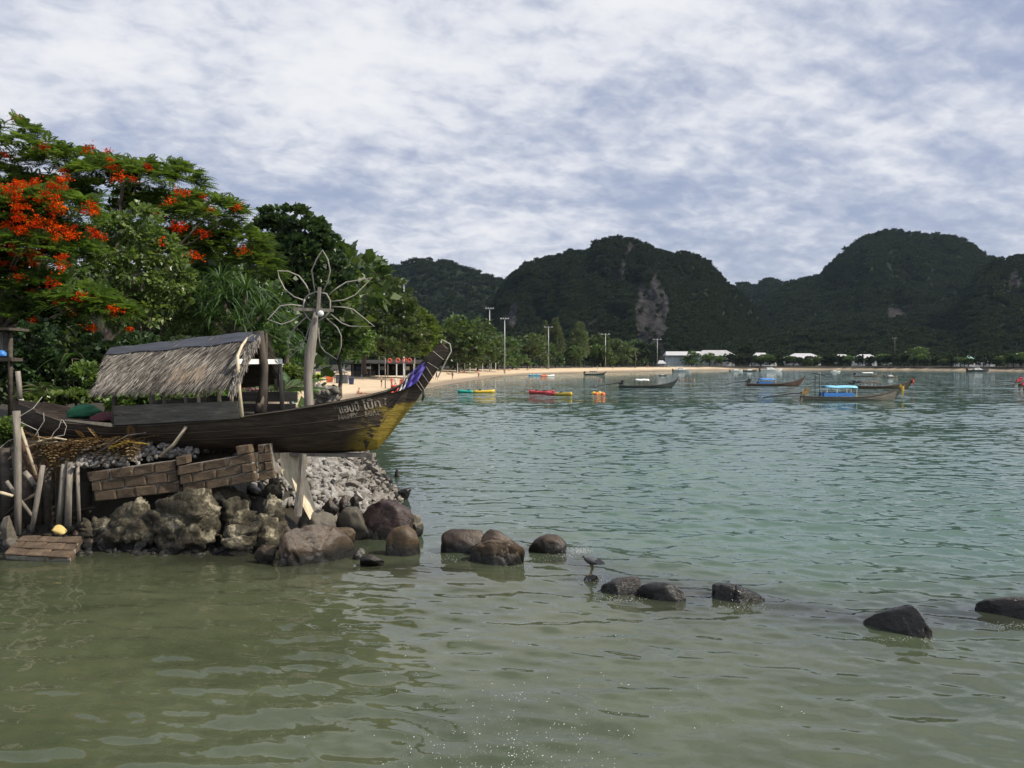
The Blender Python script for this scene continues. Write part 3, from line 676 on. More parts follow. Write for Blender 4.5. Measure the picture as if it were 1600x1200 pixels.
# rubbing strake along both gunwales and two plank seams
for s in (-1, 1):
    MB().tube([Vector((g_.x, s * (hb + .012), g_.z - .035)) for (g_, k_2, hb) in stations[1:-3]], .035, 6, flat=.7).build('rub_rail', WOOD_D, boat, world=False)
for fr in (.42, .70):
    m = MB()
    for (g_, kk, hb) in [stations[i] for i in range(2, 13)]:
        pass
    pts = []
    for (g_, kk, hb) in stations[2:13]:
        rr = hull_ring(g_, kk, hb); a_, b_ = rr[1 if fr > .6 else 2], rr[2 if fr > .6 else 3]; q = a_.lerp(b_, .4); pts.append(Vector((q.x, q.y - .004, q.z)))
    m.tube(pts, .012, 5, flat=1).build('plank_seam', WOOD_D, boat, world=False)
for i in (3, 5, 7, 9):                                         # thwarts
    g_, kk, hb = stations[i]; MB().box((g_.x, 0, g_.z - .12), (.22, 2 * hb - .12, .035)).build('thwart', WOOD_D, boat, world=False)
MB().tube([B(703, 549) + Vector((.03, 0, .0)), B(701, 539) + Vector((.03, 0, .02)), B(690, 533) + Vector((0, 0, .03)), B(689, 536, -.08)], .014, 6).build('stem_wire', ROPE, boat, world=False)
MB().tube([B(703, 549) + Vector((.03, 0, 0)), B(698, 562, -.07), B(690, 578, -.09), B(684, 590, -.08)], .013, 6).build('stem_wire', ROPE, boat, world=False)
for (a, b_) in (((676, 548), (693, 562)), ((668, 566), (686, 577)), ((666, 573), (678, 592)), ((657, 580), (672, 601)), ((650, 589), (664, 610)), ((648, 596), (660, 612))):
    MB().tube([B(*a, -.075), B((a[0] + b_[0]) / 2, (a[1] + b_[1]) / 2, -.082), B(*b_, -.075)], .006, 5).build('cord', ROPE, boat, world=False)
MB().tube([B(661, 610, -.07), B(662, 618, -.08), B(660, 626, -.08)], [.02, .035, .02], 6).build('hanging_tassel', BLACK, boat, world=False)
# lettering, painted on the bow
def lettering(body, px, py, size, rot, shear=0.0, width=None):
    cu = bpy.data.curves.new('lettering', 'FONT'); cu.body = body; cu.size = size; cu.extrude = .003; cu.shear = shear; cu.resolution_u = 2; cu.offset = .0035
    tmp = bpy.data.objects.new('tmp', cu); C.objects.link(tmp)
    me = bpy.data.meshes.new_from_object(tmp.evaluated_get(bpy.context.evaluated_depsgraph_get())); bpy.data.objects.remove(tmp)
    v = np.zeros(len(me.vertices) * 3); me.vertices.foreach_get('co', v); v = v.reshape(-1, 3)
    if width: v[:, 0] *= width / max(1e-6, v[:, 0].max())
    a0 = B(px, py, -.6); c_, s_ = math.cos(rot), math.sin(rot)
    X = a0.x + v[:, 0] * c_ - v[:, 1] * s_; Z = a0.z + v[:, 0] * s_ + v[:, 1] * c_
    # lay every point on the hull's side
    gs = np.array([[g_.x, g_.z, k_3.x, k_3.z, hb] for (g_, k_3, hb) in stations]); Y = np.zeros_like(X)
    for i in range(len(X)):
        # station parameter along the hull at this height
        best = 0; xs = []
        for g5 in gs:
            f = min(1, max(0, (Z[i] - g5[3]) / (g5[1] - g5[3]))); xs.append(g5[2] + (g5[0] - g5[2]) * f)
        xs = np.array(xs); u = np.interp(X[i], xs, np.arange(len(xs)))
        g5 = [np.interp(u, np.arange(len(gs)), gs[:, k]) for k in range(5)]
        f = min(1, max(0, (Z[i] - g5[3]) / (g5[1] - g5[3]))); a = f ** (1 / 1.7)
        Y[i] = -(1 - (1 - a) ** 2.3) * g5[4] * (.72 + .28 * a) - .006 - v[i, 2]
    o = mk('lettering', np.stack([X, Y, Z], -1), [tuple(pp.vertices) for pp in me.polygons], LETTER, boat, world=False)
    bpy.data.meshes.remove(me); return o
LETTER, t, out = nmat('faded_lettering')
co = t.nodes.new('ShaderNodeTexCoord').outputs['Object']; g1 = noise_n(t, co, 9, 5, .65)
p = t.nodes.new('ShaderNodeBsdfPrincipled'); t.links.new(ramp(t, g1, [(.36, (.06, .045, .035)), (.5, (.28, .24, .19)), (.62, (.42, .38, .32))]), p.inputs['Base Color']); p.inputs['Roughness'].default_value = .8
t.links.new(p.outputs[0], out.inputs[0])
lettering('“แฮปปี้', 524, 647, .24, R(9), 0, .50)
lettering('โบ๊ท', 563, 641, .27, R(9), 0, .34)
lettering('HAPPY', 527, 657, .15, R(9), .15, .42)
lettering('BOAT', 564, 652, .15, R(9), .1, .30)
lettering('ไ', 590, 634, .17, R(9), .2)

# ---- hut on the boat
RID = [B(176, 546), B(250, 538), B(330, 528), B(405, 520)]
EAVE = [B(152, 609, -1.02), B(225, 609, -1.05), B(300, 610, -1.05), B(366, 602, -1.0)]
def lerp_l(L, f):
    k = f * (len(L) - 1); i = min(int(k), len(L) - 2); return L[i].lerp(L[i + 1], k - i)
def roof_pt(f, d, side=-1):
    a = lerp_l(RID, f); e = lerp_l(EAVE, f); q = a.lerp(e, d); q.z += .07 * math.sin(math.pi * d)
    if side > 0: q.y = -q.y
    return q
def thatch(side, n, seed):
    r = np.random.default_rng(seed); bs = []; tp = []; sd = []; rv = []
    rows = 9
    for k in range(n):
        f = r.random(); row = r.integers(0, rows); d = row / rows * .93 + r.uniform(-.03, .03)
        q = roof_pt(f, max(0, d), side); q2 = roof_pt(min(1, max(0, f - r.uniform(.02, .07))), min(1.0, d + .2), side)
        dirv = (q2 - q).normalized(); L = r.uniform(.26, .46) * (1.15 if row == rows - 1 else 1)
        nrm = Vector((0, side * .72, .69))
        dirv = (dirv + nrm * r.uniform(-.02, .17) + Vector((r.normal(0, .13), 0, 0))).normalized()
        w_ = dirv.cross(nrm + Vector((r.normal(0, .5), r.normal(0, .5), 0))).normalized() * r.uniform(.006, .015)
        bs.append(q + nrm * r.uniform(.0, .05)); tp.append(dirv * L - Vector((0, 0, L * .08))); sd.append(w_)
        patch = vnoise(np.array([[f * 9, d * 5, seed]]), 4)[0]
        rv.append(np.clip(r.normal(.38, .22) + .15 * patch, 0, .74) if not (.52 < f < .76 and .45 < d < .8 and r.random() < .5) else r.uniform(.7, 1))
    # ragged verge at the open end
    for k in range(n // 9):
        d = r.random(); q = roof_pt(1.0 - r.random() * .03, d, side); L = r.uniform(.2, .45)
        dirv = (Vector((.25 + r.random() * .35, side * .75, -.75 + r.normal(0, .2)))).normalized()
        bs.append(q + Vector((0, 0, r.uniform(-.05, .05)))); tp.append(dirv * L); sd.append(dirv.cross(Vector((0, side * .7, .7))).normalized() * .016); rv.append(np.clip(r.normal(.55, .15), 0, .74))
    v, f_, rr = leaves(np.array(bs), np.array(tp), np.array(sd), np.array(rv))
    return mk('thatch', v, f_, THATCH, boat, world=False, rnd=rr)
for side, n in ((-1, 12500), (1, 4500)):
    o = thatch(side, n, 60 + side); o['kind'] = 'stuff'
    m = MB(); fs = 8
    m.loft([[roof_pt(i / fs, d, side) - Vector((0, 0, .03)) for d in (0, .35, .7, .97)] + [roof_pt(i / fs, d, side) - Vector((0, 0, .06)) for d in (.97, .7, .35, 0)] for i in range(fs + 1)]).build('roof_mat', WOOD_D, boat, world=False)
m = MB(); rr_ = []
for i in range(13):
    f = -.02 + 1.05 * i / 12; ff = min(1, max(0, f)); c = lerp_l(RID, ff) + Vector(((f - ff) * 3, 0, .03 + .012 * math.sin(i * 2.1)))
    e1 = roof_pt(ff, .27 + .02 * math.sin(i * 1.7), -1) + Vector(((f - ff) * 3, -.03, .085)); e2 = roof_pt(ff, .25, 1) + Vector(((f - ff) * 3, .03, .085))
    rr_.append([e1, e1.lerp(c, .5) + Vector((0, 0, .02)), c + Vector((0, 0, .02)), e2.lerp(c, .5) + Vector((0, 0, .02)), e2, e2 - Vector((0, 0, .015)), c - Vector((0, 0, .0)), e1 - Vector((0, 0, .015))])
m.loft(rr_).build('ridge_cover', TARP_K, boat, world=False)
# posts
def post(pts, rad, mat, name='post', n=7, jit=.08): return MB().tube(pts, rad, n, jit=jit).build(name, mat, boat, world=False, smooth=True)
post([B(407, 648, -.1), B(411, 610, -.05), B(413, 570, 0), B(408, 545, 0), B(404, 518, 0)], [.15, .10, .085, .10, .12], BARK_D, 'trunk_post', 9)
post([B(411, 640, -.03), B(409, 622, -.12), B(404, 643, -.15)], [.05, .08, .11], BARK, 'trunk_post', 8)
post([B(378, 652, -.92), B(374, 610, -.9), B(371, 556, -.88), B(378, 540, -.5), B(390, 524, -.05)], [.045, .04, .035, .03, .03], WOOD_P)
post([B(390, 526, -.02), B(405, 556, .35), B(436, 562, .85)], .03, WOOD_G, 'rafter')
post([B(441, 640, .9), B(437, 563, .9)], [.055, .05], WOOD_G)
post([B(432, 610, .9), B(429, 577, .9)], .04, WOOD_G)
post([B(416, 520, .1), B(417, 636, .1)], .03, WOOD_D)
for px_, y0, y1, lat in ((236, 606, 640, -.8), (257, 604, 640, -.8), (291, 600, 640, -.8), (311, 606, 636, -.75), (343, 598, 636, -.8), (362, 590, 628, -.5), (240, 600, 640, .8), (320, 598, 636, .8)):
    post([B(px_, y1, lat), B(px_ - 1, y0, lat)], [.045, .038], WOOD_P if lat < 0 and px_ > 300 else WOOD_G, 'stud')
a, b_ = B(369, 565, -.9), B(440, 565, .9)
MB().box((a + b_) / 2, ((a - b_).length, .05, .11), Matrix.Rotation(math.atan2((b_ - a).y, (b_ - a).x), 3, 'Z')).build('tie_beam', WHITE, boat, world=False)
def plank(name, p0, p1, h, th, mat, rail=False):
    d = p1 - p0; m = MB(); n = 6; rg = []
    for i in range(n + 1):
        q = p0.lerp(p1, i / n); w_ = h / 2 * (1 + random.uniform(-.04, .04)); dz = Vector((0, 0, w_)); dy_ = Vector((0, th / 2, 0))
        rg.append([q - dy_ - dz, q - dy_ + dz, q + dy_ + dz, q + dy_ - dz])
    return m.loft(rg).build(name, mat, boat, world=False)
plank('side_board', B(178, 657, -.95), B(374, 646, -.95), .215, .035, WOOD_GH)
plank('side_board', B(178, 641, -.95), B(372, 634, -.95), .20, .035, WOOD_GH)
plank('side_board', B(360, 620, .95), B(465, 620, .95), .23, .035, WOOD_GH)
plank('side_board', B(360, 637, .95), B(462, 637, .95), .19, .035, WOOD_GH)
plank('side_board', B(360, 650, .95), B(462, 649, .95), .10, .035, WOOD_GH)
plank('side_board', B(235, 632, .95), B(368, 624, .95), .2, .035, WOOD_GH)
post([B(178, 662, -.93), B(179, 612, -.9)], .055, WOOD_D)
# stern planks
plank('stern_plank', B(62, 634, .5), B(180, 650, .8), .10, .05, WOOD_P); plank('stern_plank', B(30, 630, .4), B(112, 641, .62), .16, .04, WOOD_D)
plank('stern_plank', B(98, 658, -.72), B(178, 664, -.84), .07, .12, WOOD_P)

# things lying in the boat
def lump(name, label, cat, c, size, mat, seed, folds=1.0):
    u, vv = np.meshgrid(np.linspace(0, 2 * math.pi, 33)[:-1], np.linspace(0, math.pi, 18)); 
    q = np.stack([np.cos(u) * np.sin(vv), np.sin(u) * np.sin(vv), np.cos(vv)], -1)
    q = q * (1 + .22 * folds * fbm(q * 2.6, 4, seed))[..., None] * np.array(size); q[..., 2] = np.where(q[..., 2] < 0, q[..., 2] * .4, q[..., 2])
    i = np.arange(17)[:, None] * 32; j = np.arange(32)[None]; F = np.stack([i + j, i + (j + 1) % 32, i + 32 + (j + 1) % 32, i + 32 + j], -1).reshape(-1, 4)
    o = mk(name, q.reshape(-1, 3) + np.array(c), F, mat, loc=c, smooth=True); return tag(o, label, cat)
lump('folded_net', 'bundled green net lying in the boat left of the hut', 'net', BM @ B(131, 648, .1), (.40, .4, .24), GREEN_T, 5, 1.3)
lump('folded_cloth', 'bundled maroon cloth lying between the green net and the hut', 'cloth', BM @ B(165, 655, .1), (.34, .36, .16), RED_T, 8, 1.3)

# cloth tied round the prow: three bands
pc = thing('prow_cloth', 'red, white and violet cloth bands tied to the raised prow', 'cloth', BM @ B(640, 605), -BA)
MINV[pc.name] = (Matrix.Translation(BM @ B(640, 605)) @ Matrix.Rotation(-BA, 4, 'Z')).inverted()
def band(up, low, mat):
    n, k = 14, 8; V = []
    for i in range(n + 1):
        a = BM @ lerp_l([B(*q, -.02) for q in up], i / n); b2 = BM @ lerp_l([B(*q, -.13) for q in low], i / n)
        for j in range(k + 1):
            q = a.lerp(b2, j / k); wv_ = .035 * math.sin(i * .9 + j * .5) + .03 * math.sin(j * 1.7 - i * .35); q = q + Vector((0, -.05 + wv_, .0)); V.append(q)
    for q in list(V): V.append(q + Vector((0, .012, 0)))
    o = (n + 1) * (k + 1); F = []
    for i in range(n):
        for j in range(k):
            x = i * (k + 1) + j; F.append((x, x + 1, x + k + 2, x + k + 1)); F.append((x + o, x + o + k + 1, x + o + k + 2, x + o + 1))
    return mk('cloth_band', V, F, mat, pc, smooth=True)
band([(671, 562), (655, 571), (643, 582)], [(652, 598), (641, 604), (630, 609)], BLU_C)
band([(644, 581), (637, 586), (632, 594)], [(632, 608), (626, 610), (620, 612)], WHT_C)
band([(633, 589), (628, 594), (623, 602), (612, 601)], [(621, 612), (616, 613), (611, 613), (609, 611)], RED_C)

# ---- props under the boat
pr = thing('boat_trestle', 'grey wooden post and beam holding up the bow of the boat', 'trestle', P(468, 800, 19.0))
MB().tube([P(465, 806, 18.55), P(470, 760, 18.6), P(474, 709, 18.65)], [.095, .085, .085], 8, jit=.12).build('post', WOOD_G, pr)
a, b_ = P(440, 711, 19.15), P(585, 709, 18.85)
MB().box((a + b_) / 2, ((a - b_).length, .30, .085), Matrix.Rotation(math.atan2((b_ - a).y, (b_ - a).x), 3, 'Z'), jit=.01).build('beam', WOOD_G, pr)
m = MB(); poly = [P(437, 708, 18.75), P(468, 706, 19.25), P(472, 740, 19.2), P(491, 802, 19.1), P(484, 812, 18.9), P(462, 770, 18.7), P(440, 740, 18.7)]
m.prism(poly, (.05, .07, 0)); o = m.build('leaning_slab', WOOD_P, loc=tuple(P(478, 805, 18.9))); tag(o, 'sunlit cream slab of wood leaning under the bow beside the post', 'plank')

# ---- flower sculpture on a driftwood trunk
FY = 19.95
fl_ = thing('flower_sculpture', 'pale wire flower with eight petals on a driftwood trunk behind the boat', 'sculpture', P(484, 668, FY))
MB().tube([P(484, 690, FY), P(483, 640, FY), P(481, 590, FY), P(484, 555, FY), P(489, 525, FY), P(492, 500, FY), P(494, 487, FY)], [.125, .11, .105, .12, .10, .07, .06], 12, jit=.07).build('pole', DRIFT, fl_, smooth=True)
def wire(pts, r=.0155, dy=0.0, name='petal'):
    n = len(pts); return MB().tube([P(x, y, FY + .06 + dy * math.sin(math.pi * i / (n - 1))) for i, (x, y) in enumerate(pts)], r, 7).build(name, DRIFT_L, fl_, smooth=True)
DRIFT_L = pmat('pale_wire_wrap', [(.20, .185, .155), (.32, .30, .26), (.43, .41, .37)], .8, 20, bump=.4, bdist=.005)
wire([(492, 457), (487, 423), (494, 406), (504, 391), (512, 405), (516, 423), (512, 440), (504, 458)], dy=-.2)
wire([(514, 460), (528, 449), (541, 441), (581, 434), (555, 461), (537, 469), (518, 471)], dy=.1)
wire([(519, 479), (535, 480), (551, 483), (585, 510), (547, 510), (534, 505), (517, 491)], dy=-.12)
wire([(510, 497), (527, 512), (533, 525), (533, 540), (527, 562), (508, 550), (500, 540), (498, 525), (497, 503)], dy=.15)
wire([(478, 496), (463, 510), (455, 520), (450, 537), (452, 560), (466, 546), (478, 528), (486, 503)], dy=.12)
wire([(472, 478), (455, 476), (438, 478), (418, 499), (440, 507), (455, 502), (473, 490)], dy=-.1)
wire([(485, 461), (478, 445), (467, 431), (450, 424), (434, 423), (436, 434), (445, 452), (460, 464), (474, 469)], dy=.1)
wire([(476, 467), (483, 460), (495, 456), (510, 459), (516, 470), (516, 484), (508, 495), (498, 501), (486, 501), (480, 496), (473, 484), (476, 467)], .02, 0, 'hub_ring')
MB().box(P(498, 469, FY - .05), (.075, .04, .60), Matrix.Rotation(R(4), 3, 'Y')).build('board', WOOD_G, fl_)
MB().box(P(490, 484, FY - .02), (.92, .04, .07), Matrix.Rotation(R(2), 3, 'Y')).build('board', WOOD_G, fl_)
m = MB(); m.loft([[P(501, 490, FY - .16) + Vector((r_ * math.cos(a_), dy_, r_ * math.sin(a_))) for a_ in [k * math.pi / 6 for k in range(12)]] for r_, dy_ in ((.03, .08), (.06, .06), (.075, 0), (.06, -.04), (.03, -.055))])
m.build('lamp', WHITE, fl_, smooth=True)
net = MB()
for k in range(7):
    x0 = 478 + k * 6; net.tube([P(x0, 462, FY + .08), P(x0, 497, FY + .08)], .008, 4); net.tube([P(476, 462 + k * 5.5, FY + .085), P(514, 462 + k * 5.5, FY + .085)], .008, 4)
net.build('mesh_disc', BLACK, fl_)

ROOF_D = pmat('shade_toned_palm_roof', [(.010, .009, .007), (.020, .017, .013), (.034, .029, .022)], .95, 3, bump=.6, bdist=.05)  # darkened in the colour itself, in place of tree shade over the bar

# ================================================================== ROCKS, BLOCKS AND TIMBER OF THE BANK
def ico(sub):
    bm = bmesh.new(); bmesh.ops.create_icosphere(bm, subdivisions=sub, radius=1)
    v = np.array([x.co[:] for x in bm.verts]); f = np.array([[x.index for x in q.verts] for q in bm.faces]); bm.free(); return v, f
ICO = {k: ico(k) for k in (1, 2, 3, 4, 5)}
def rock_shape(size, seed, rough=.25, cuts=5, sub=4, fine=.03, crust=0.0, cr=(.45, .82)):
    v, f = ICO[sub]; r = np.random.default_rng(seed); v = v * (1 + rough * fbm(v * 1.1 + seed, 3, seed))[:, None]
    for _ in range(cuts * 2):
        n = unit(1, r)[0]; c = r.uniform(*cr); d = v @ n; v = v - n[None] * np.maximum(d - c, 0)[:, None] * .95
    v = v * np.array(size)
    q = v / max(size)
    v = v + norm(v) * (max(size) * (.10 * fbm(q * 2.2 + seed, 3, seed + 1) + fine * 1.6 * fbm(q * 7 + seed, 5, seed + 2, .6) - .05 * np.exp(-(fbm(q * 1.7 + seed * 3, 2, seed + 8) / .05) ** 2)))[:, None]
    if crust: v = v + norm(v) * (crust * 2.2 * np.abs(fbm(v * np.array([1.7, 1.7, 4.2]) + seed, 5, seed + 6, .62)) - crust * .5)[:, None] - norm(v) * (crust * 1.3 * np.exp(-(fbm(v * np.array([.9, .9, 2.6]) + seed, 3, seed + 60) / .07) ** 2))[:, None]
    return v, f
def rock(label, x0, x1, yt, yb, mat, seed, zb=0.0, name='boulder', group=None, deep=.8, cuts=5, rough=.25, tilt=0., crust=0., Y=None, sub=4, fine=.03):
    """boulder seen between columns x0..x1 and rows yt..yb, standing on the level zb"""
    c = G((x0 + x1) / 2, yb, zb); Yc = Y or c.y; s = S(Yc); w_ = (x1 - x0) * s / 2; 
    hh = (yb - yt) * s * .97
    v, f = rock_shape((w_ * 1.06, w_ * deep, hh * .66), seed, rough, cuts, sub, fine, crust)
    m = np.array(Matrix.Rotation(tilt, 3, 'Y')); v = v @ m.T
    # fit the drawn height and width
    v[:, 0] *= w_ / max(1e-6, np.abs(v[:, 0]).max()); v[:, 0] -= (v[:, 0].max() + v[:, 0].min()) / 2
    v[:, 2] = (v[:, 2] - v[:, 2].min()) / (v[:, 2].max() - v[:, 2].min()) * hh * 1.42 - hh * .42
    loc = P((x0 + x1) / 2, yb, Yc + w_ * deep * .55)
    o = mk(name, v + np.array((loc.x, loc.y, zb)), f, mat, loc=(loc.x, loc.y, zb), smooth=True)
    return tag(o, label, 'rock', group)
def orock(label, outline, mat, seed, deep=.8, name='boulder', Y=None, zb=0.0, flatf=.75, rough=1.0, base=None):
    """boulder with a measured crest line, rounded out to its real depth; base = rows where its left and right ends meet the water"""
    o_ = np.array(outline, float); o_ = np.concatenate([o_ + (np.roll(o_, -1, 0) - o_) * f_ for f_ in np.arange(0, 1, .04)])
    pyb = o_[:, 1].max(); base = base or (pyb, pyb); Yc = Y or G(o_[:, 0].mean(), sum(base) / 2 - 1, zb).y; s = S(Yc); x0, x1 = o_[:, 0].min(), o_[:, 0].max(); w_px = x1 - x0
    xs = np.linspace(x0, x1, 25); crest = np.array([o_[np.abs(o_[:, 0] - x) < w_px * .045][:, 1].min() for x in xs]); bl = np.interp(xs, [x0, x1], base)
    cx = (x0 + x1) / 2; c0 = P(cx, sum(base) / 2, Yc); tx = (xs - cx) * s * .95; tz = np.maximum(bl - crest, 0) * s; hh = tz.max(); W = tx.max()
    ox = np.concatenate([tx, [W * 1.03, 0, -W * 1.03]]); oz = np.concatenate([tz, [-hh * .55, -hh * .7, -hh * .55]])
    d_ = np.stack([ox, oz], -1); d_ = np.concatenate([d_ + (np.roll(d_, -1, 0) - d_) * f_ for f_ in np.arange(0, 1, .2)]); ox, oz = d_[:, 0], d_[:, 1]
    cz = -hh * .05; ang = np.arctan2(oz - cz, ox); rad = np.hypot(ox, oz - cz); k = np.argsort(ang); ang, rad = ang[k], rad[k]
    v, f = ICO[5 if w_px > 80 else 4]; th = np.arctan2(v[:, 2], v[:, 0]); rho = np.hypot(v[:, 0], v[:, 2])
    rr = np.interp(th, np.concatenate([ang - 2 * math.pi, ang, ang + 2 * math.pi]), np.tile(rad, 3)); rho = rho ** flatf
    r = np.random.default_rng(seed); v = np.stack([rho * rr * np.cos(th), v[:, 1] * W * deep, cz + rho * rr * np.sin(th)], -1)
    c_ = np.array([0, 0, cz]); q = (v - c_) / W
    for _ in range(9):                      # split faces on the side of the rock
        n = unit(1, r)[0] * np.array([.8, 1, .55]); n[1] = -abs(n[1]) - .55; n /= np.linalg.norm(n); d = q @ n; m_ = d.max() * r.uniform(.70, .88); q = q - n[None] * np.maximum(d - m_, 0)[:, None] * .96
    q = q + norm(q) * (rough * (.05 * fbm(q * 2.1 + seed, 4, seed) + .05 * fbm(q * 6 + seed, 5, seed + 3, .65) - .11 * np.exp(-(fbm(q * np.array([1.6, 1.6, 1.1]) + seed * 2, 3, seed + 8) / .035) ** 2)))[:, None]
    v = q * W + c_; v[:, 1] += v[:, 0] / (2 * W) * (base[0] - base[1]) * Yc * Yc / (CAM_H * FPX)
    loc = (c0.x, Yc + W * deep * .8, zb); o = mk(name, v + np.array(loc), f, mat, loc=loc, smooth=True); return tag(o, label, 'rock')
K = 'boulders at the water edge'
orock('big dark brown boulder with a broad smooth face at the water edge', [(435,890),(436,868),(444,845),(462,830),(490,824),(515,829),(535,845),(549,868),(545,876),(515,881),(470,889)], ROCK_B, 195, 0.5, base=(890, 875))
rock('small orange brown rock left of the big smooth faced boulder', 398, 433, 851, 881, ROCK_O, 5)
rock('orange brown rock leaning above the big smooth faced boulder', 427, 461, 816, 850, ROCK_O, 8, .15, Y=18.2)
rock('ochre boulder right behind the big smooth faced boulder', 512, 557, 817, 852, ROCK_O, 12, Y=18.3)
rock('pale flat slab of rock at the foot of the wooden post', 462, 532, 787, 824, ROCK_S, 14, .2, cuts=9, rough=.15, deep=.7, Y=18.9)
rock('grey slab of rock right of the pale slab', 520, 582, 786, 832, ROCK_S, 17, .1, cuts=9, rough=.15, deep=.7, Y=19.2)
orock('large reddish brown boulder beside the rubble slope', [(558,838),(562,815),(575,798),(598,789),(620,794),(638,808),(643,832),(636,850),(590,850)], ROCK_R, 153, 0.8, Y=19.2)
orock('upright ochre boulder in front of the reddish boulder', [(600,868),(602,845),(612,830),(630,825),(645,832),(653,850),(655,866),(640,873),(612,873)], ROCK_O, 159, 0.8, base=(871, 870))
rock('pale craggy rock right behind the upright ochre boulder', 636, 664, 808, 846, ROCK_S, 29, cuts=8, crust=.05, Y=19.6)
rock('low dark rock awash before the upright ochre boulder', 562, 602, 865, 884, ROCK_B, 31)
rock('small black pointed rock beside the big smooth faced boulder', 551, 571, 856, 874, ROCK_K, 33, cuts=7)
rock('dark brown square rock on the rubble, leftmost of three', 503, 531, 769, 792, ROCK_B, 35, .45, cuts=9, Y=20.2)
rock('dark brown rock on the rubble, middle one of three', 526, 550, 765, 791, ROCK_R, 36, .45, cuts=8, Y=20.4)
rock('dark rounded rock on the rubble, rightmost of three', 543, 564, 763, 780, ROCK_B, 38, .5, Y=20.8)
rock('dark wet rock at the right edge of the rubble slope', 618, 644, 766, 782, ROCK_K, 39, .05, Y=25)
orock('dark brown boulder at the left of the cluster in the water', [(686,852),(691,838),(703,831),(735,832),(752,834),(757,850),(752,867),(720,869),(692,865)], ROCK_B, 174, 0.7, base=(866, 867))
orock('red brown peaked boulder at the back of the cluster in the water', [(750,850),(752,837),(765,826),(780,830),(798,842),(812,858),(800,868),(760,868)], ROCK_B, 192, 0.7, Y=17.5)
orock('rounded brown boulder with cracks at the front of the cluster in the water', [(731,870),(742,856),(770,850),(800,852),(818,862),(823,878),(815,890),(790,893),(760,889),(738,881)], ROCK_O, 222, 0.7, base=(880, 890))
orock('brown peaked boulder with a wet right face, alone right of the cluster', [(824,866),(838,848),(856,839),(870,841),(884,852),(888,864),(870,869),(840,870)], ROCK_B, 210, 0.8, base=(867, 867))
orock('wet glistening flat rock right of the bird', [(936,931),(950,919),(968,911),(985,908),(1002,907),(1006,920),(1000,934),(965,938)], ROCK_W, 126, 0.8, base=(933, 934))
orock('black rounded rock like a half disc in the water', [(997,932),(1007,920),(1022,915),(1040,914),(1055,919),(1066,928),(1073,940),(1050,945),(1015,943)], ROCK_K, 144, 0.5, rough=.6, base=(934, 943))
orock('flat grey brown rock washed over by the water', [(1119,930),(1124,922),(1135,919),(1160,924),(1188,935),(1203,946),(1170,951),(1135,950),(1121,941)], ROCK_W, 135, 0.8, base=(942, 947))
orock('black wedge shaped rock standing alone at right', [(1366,982),(1385,967),(1410,957),(1428,952),(1436,962),(1445,982),(1455,998),(1430,1002),(1395,1000),(1372,994)], ROCK_K, 141, 0.6, rough=.6, base=(984, 1000))
orock('wet brown rock awash at the right edge', [(1553,955),(1570,945),(1600,942),(1640,945),(1650,965),(1630,983),(1590,984),(1560,970)], ROCK_W, 114, 0.7, base=(962, 980))
rock('small wet rock under the bird', 910, 938, 898, 908, ROCK_K, 73, deep=.7)
rock('small dark stone at the water edge of the rubble', 616, 624, 711, 724, ROCK_K, 75, Y=30, cuts=7)
# crusted rock mass below the block wall
for (lab, a, zb_, sd_, dp, Y_) in [('largest crusted rock of the mass below the block wall', (228, 356, 768, 874), 0, 101, .55, 17.9), ('crusted rock with a pale top right of the largest one', (330, 410, 781, 842), .35, 103, .6, 18.1),
        ('tall pale topped crusted rock against the cream slab', (395, 452, 766, 836), .3, 105, .6, 18.2), ('dark crusted rock low at the water, right of the largest one', (334, 412, 824, 877), 0, 107, .6, 17.7),
        ('dark crusted rock left of the largest one', (158, 262, 786, 873), 0, 109, .6, 18.1), ('crusted rock between the pale topped rock and the orange rocks', (384, 446, 808, 872), 0, 111, .7, 17.9),
        ('dark lump of crusted rock at the foot of the left stakes', (118, 180, 822, 872), 0, 113, .7, 18.4), ('crusted rock standing behind the tall pale topped one', (405, 447, 742, 790), .9, 117, .7, 18.9)]:
    rock(lab, *a, CORAL, sd_, zb_, 'crusted_rock', None, dp, 4, .3, 0, .085, Y_, 5, .05)
rock('long grey slab lying under the cracked block wall', 284, 404, 752, 792, CORAL, 121, .75, 'stone_slab', None, .35, 9, .15, -.12, .04, 18.7)
for i, (x0, x1, yt, yb) in enumerate([(2, 34, 838, 862), (128, 150, 848, 868), (150, 172, 838, 858), (60, 90, 806, 828), (0, 26, 742, 800), (182, 214, 838, 872), (205, 232, 852, 876), (20, 50, 812, 836), (96, 120, 812, 834)]):
    rock(['brown stone left of the fallen block slab', 'small dark stone right of the fallen block slab', 'dark stone between the slab and the crusted rocks', 'dark stone behind the fallen block slab', 'dark rock under the left edge planks', 'dark stone at the waterline left of the crusted rocks', 'small stone at the waterline under the crusted rocks', 'stone at the foot of the tall left stake', 'stone at the foot of the plank stakes'][i], x0, x1, yt, yb, ROCK_B if i % 2 else ROCK_S, 130 + i, 0, deep=.7, Y=18.0 + .1 * (i % 3))

